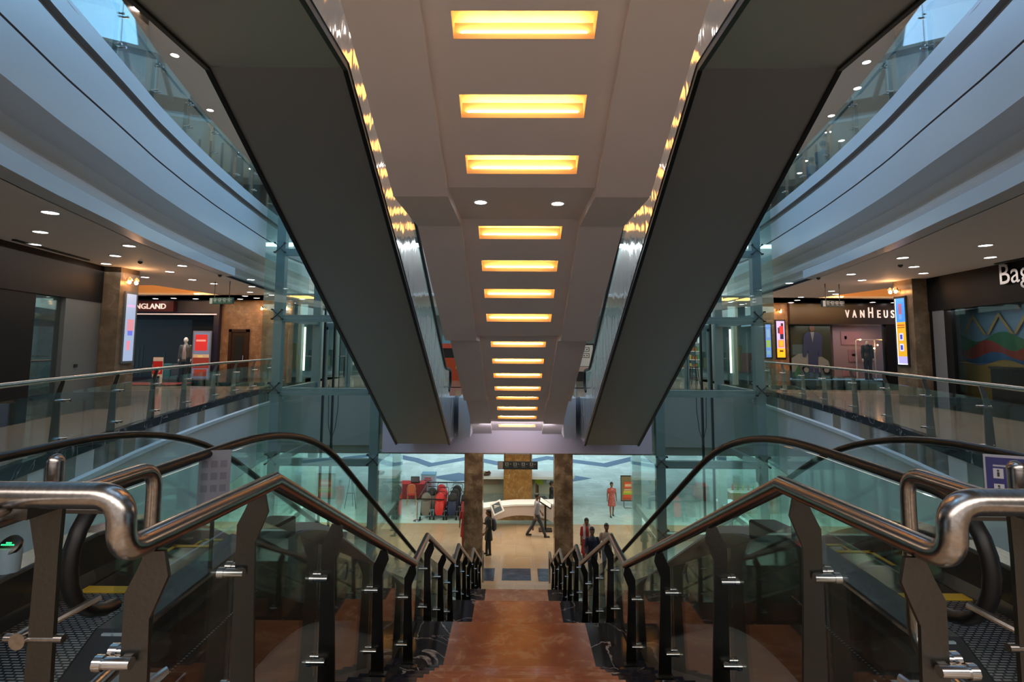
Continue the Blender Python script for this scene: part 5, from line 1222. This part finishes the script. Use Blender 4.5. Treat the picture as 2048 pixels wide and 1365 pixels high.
# far gallery shops as rear walls with glass fronts
for s in (-1, 1):
    sd = 'left' if s < 0 else 'right'
    t = thing('shopfront', 'pale far shopfront with a bright strip lamp, seen through the %s elevator shaft' % sd, 'shopfront', (s * 9.5, 26, 0))
    m = M(); m.box(*sorted((s * 9.4, s * 9.6)), 23.1, 33.3, 2.7, 3.52); P(m, 'header', mat('far_header_%s' % sd, (.30, .34, .36), .4), t)
    m = M()
    for y in (23.2, 25.6, 28.0, 30.4, 33.0): m.box(*sorted((s * 9.42, s * 9.58)), y, y + .25, 0, 2.7)
    P(m, 'mullions', TEALST, t)
    m = M(); m.box(*sorted((s * 9.49, s * 9.51)), 23.2, 33, .1, 2.7); P(m, 'glass', SHOPG, t)
    m = M(); m.box(*sorted((s * 11.3, s * 11.4)), 24.6, 33.3, 0, 2.65, 0)
    for k in range(8): m.box(*sorted((s * 11.1, s * 11.3)), 24.7 + k * 1.05, 25.4 + k * 1.05, .4, 1.0 + .35 * (k % 3), 1 + k % 4)
    P(m, 'interior', [paint(.20, .24, .25), paint(.10, .12, .16), paint(.28, .06, .05), paint(.35, .28, .08), paint(.06, .14, .12)], t)
    m = M(); m.box(*sorted((s * 9.3, s * 9.36)), 23.3, 23.36, .5, 2.4); P(m, 'strip_lamp', emit('strip_%s' % sd, (1, .9, .7), 3), t)
    m = M(); m.box(*sorted((s * 4.0, s * 9.4)), 33.4, 33.6, 0, 3.53); m.build('wall_rear', mat('far_pale_%s' % sd, (.16, .21, .22), .4), kind='structure')
    t = thing('far_balustrade', 'glass railing at the far rim of the gallery behind the %s shaft' % sd, 'balustrade', (s * 6, 27, 0))
    m = M(); m.tube([(s * 1.0, 26.9, 1.05), (s * 9, 26.9, 1.05)], .03, 10); P(m, 'handrail', STEEL, t, smooth=50)
    for k in range(6): m = M(); m.box(s * (1.2 + k * 1.5) - .03, s * (1.2 + k * 1.5) + .03, 26.88, 26.93, 0, 1.05); P(m, 'post', POST, t)
    m = M(); m.box(*sorted((s * 1.1, s * 9)), 26.9, 26.912, .1, .95); P(m, 'glass_pane', GREEN, t)

# balustrade notices by the escalators
t = thing('escalator_notice', 'blue escalator safety notice with six white pictograms on the right escalator', 'sign', (2.72, 3.05, .68))
R_ = Matrix.Translation((0, 0, .13)) @ Matrix.Rotation(-.42, 4, 'Z') @ FRONT
m = M(); m.box(-.125, .125, -.17, .17, -.004, 0, 0); m.box(-.115, .105, -.16, .155, 0, .002, 1); m.box(-.085, .075, .105, .115, .002, .003, 0); m.xf(R_); m.build('board', [paint(.30, .30, .36), paint(.012, .014, .12)], t)
m = M()
for r in range(2):
    for c in range(3):
        x, y = -.085 + c * .066, .055 - r * .085
        m.box(x, x + .045, y - .015, y + .04, .002, .003, 0); m.ball((x + .022, y + .028, .003), .006, 8, 4, 1); m.box(x + .017, x + .027, y - .005, y + .02, .003, .0045, 1)
        if (r + c) % 2: m.box(x + .008, x + .014, y - .008, y + .012, .003, .0045, 1)
        if c == 2: m.box(x + .032, x + .038, y - .008, y + .014, .003, .0045, 1)
m.xf(R_); m.build('pictograms', [paint(.42, .42, .46), BLACK], t)
m = M(); m.tube([(0, .01, -.68), (0, .01, 0)], .01, 8); m.build('stem', POST, t)
t = thing('escalator_notice', 'pale grey plastic notice on the left escalator glass', 'sign', (-1.83, 3.2, .60))
R_ = Matrix.Translation((0, 0, .17)) @ Matrix.Rotation(.3, 4, 'Z') @ FRONT
m = M(); m.box(-.085, .085, -.18, .18, -.003, 0, 0)
for r in range(3):
    for c in range(3): m.box(-.07 + c * .05, -.035 + c * .05, .08 - r * .07, .12 - r * .07, 0, .001, 1)
m.xf(R_); m.build('board', [paint(.17, .18, .22), paint(.12, .12, .16)], t)
m = M(); m.box(-.01, .01, -.0, .01, -.36, .0); m.build('stem', POST, t)
for s, c, lb in ((-1, (.02, .9, .15), 'small round escalator indicator with green arrow lights'), (1, (1.0, .04, .02), 'small round escalator indicator with a red light')):
    t = thing('direction_indicator', lb, 'indicator lamp', (s * 2.93, 3.12, .28) if s < 0 else (1.96, 3.9, .26))
    m = M(); m.lathe([(.05, 0), (.055, .10), (.052, .14)], n=20); m.build('housing', CYANPANE, t, smooth=40)
    Rr = Matrix.Translation((0, -.012, .15)) @ Matrix.Rotation(math.radians(50), 4, 'X')
    m = M(); m.lathe([(.060, -.02), (.060, .0), (.05, .008)], n=22); m.xf(Rr); m.build('head', POST, t, smooth=40)
    m = M(); 
    for k in range(-3, 4):
        for j in range(2 - abs(k) // 2): m.box(k * .011 - .003, k * .011 + .003, j * .011 - .004, j * .011 + .002, .009, .012)
    m.xf(Rr); m.build('light_dots', emit('dots%d' % s, c, 4), t)

# ================================================================ people
person('woman in black with dark hair and a dark backpack standing by the near brown column', (-1.04, 20.55, G), -PI / 2 + .25, 1.60, dress=(paint(.012, .012, .013), .34, .95), low=paint(.014, .013, .015), hair='long', arms=((.35, .1), (.2, .1)), elbows=((1.5, 0), (.4, 0)), legs=(.06, -.06))
t = thing('backpack', 'dark grey backpack on the back of the woman in black', 'bag', (-1.04, 20.55, G), -PI / 2 + .25)
m = M(); ellips(m, [(0, .20, .86, .10, .05), (0, .22, .92, .15, .09), (0, .22, 1.10, .15, .09), (0, .20, 1.26, .12, .07), (0, .19, 1.31, .07, .04)], 16); m.build('bag_body', paint(.05, .06, .075), t, smooth=60)
for s in (-1, 1): m = M(); m.tube(fillet([(s * .09, .14, 1.28), (s * .10, .02, 1.40), (s * .10, -.13, 1.25), (s * .11, -.02, .95), (s * .10, .14, .92)], .06, 4), .014, 8); m.build('strap', paint(.05, .06, .075), t)
person('man in a grey patterned shirt and dark trousers walking past the desk', (.86, 22.45, G), PI / 2 + .05, 1.76, top=paint(.26, .24, .27), low=paint(.035, .035, .05), hair='short', legs=(.42, -.36), knees=(.05, .25), arms=((-.25, .08), (.25, .08)), elbows=((.2, 0), (.35, 0)), sleeves=.72)
person('woman in a coral patterned dress walking toward the stairs', (4.41, 25.2, G), 0, 1.50, dress=(mat('coral_dress', (.36, .05, .04), .7, noise=(30, (.48, .17, .13), .5, .6)), .38, .55), hair='bun', legs=(.18, -.15), knees=(.02, .12), arms=((.1, .22), (-.1, .22)), elbows=((.15, 0), (.2, 0)))
person('woman in a dark outfit seated at the white desk', (1.72, 26.35, G), PI / 2 + .1, 1.62, top=paint(.012, .012, .016), low=paint(.012, .012, .016), hair='bun', seated=True, sleeves=1.0, arms=((.6, .05), (.6, .05)), elbows=((.9, 0), (.9, 0)))
person('man in a dark navy shirt stepping toward the foot of the right escalator', (2.52, 18.25, G), .05, 1.74, top=paint(.010, .012, .035), low=paint(.015, .015, .02), hair='short', legs=(.25, -.2), knees=(.25, .1), arms=((.2, .25), (-.1, .25)), elbows=((.7, 0), (.3, 0)), sleeves=.9)
person('woman in a red tunic with pale scarf walking behind the man in navy', (2.50, 19.5, G), 0, 1.64, dress=(paint(.42, .03, .03, .7), .42, .9), low=paint(.30, .05, .05), hair='bun', legs=(-.1, .12), knees=(.1, .02), arms=((0, .12), (0, .12)))
t = bpy.data.objects['person.005']
m = M(); m.tube(fillet([(-.10, -.155, 1.0), (-.105, -.145, 1.30), (-.08, .05, 1.47), (.08, .05, 1.47), (.105, -.145, 1.30), (.10, -.155, 1.0)], .08, 5), .045, 10, sq=(1, .35)); m.build('scarf', paint(.60, .50, .48, .8), t, smooth=60)
person('man in a beige shirt with bag strap walking beside the woman in red', (3.08, 18.75, G), -.1, 1.70, top=paint(.36, .25, .19), low=paint(.15, .16, .22), hair='short', legs=(.2, -.18), knees=(.2, .08), arms=((.1, .32), (0, .28)), elbows=((.9, 0), (.7, 0)), sleeves=.6)
person('person in red mostly hidden behind the brown column near the strollers', (-1.97, 21.3, G), 0, 1.60, dress=(paint(.45, .02, .02, .7), .50, .9), low=paint(.3, .03, .03), hair='long', arms=((0, .2), (0, .2)))
person('person in a dark shirt standing behind the upper right glass balustrade', (9.30, 15.8, UP), 2.4, 1.72, top=paint(.02, .025, .04), low=BLACK, hair='short', sleeves=.6)
person('person in a navy shirt leaning behind the upper right glass balustrade, farther one', (9.62, 17.0, UP), 2.7, 1.66, top=paint(.02, .03, .08), low=BLACK, hair='short', sleeves=.6)
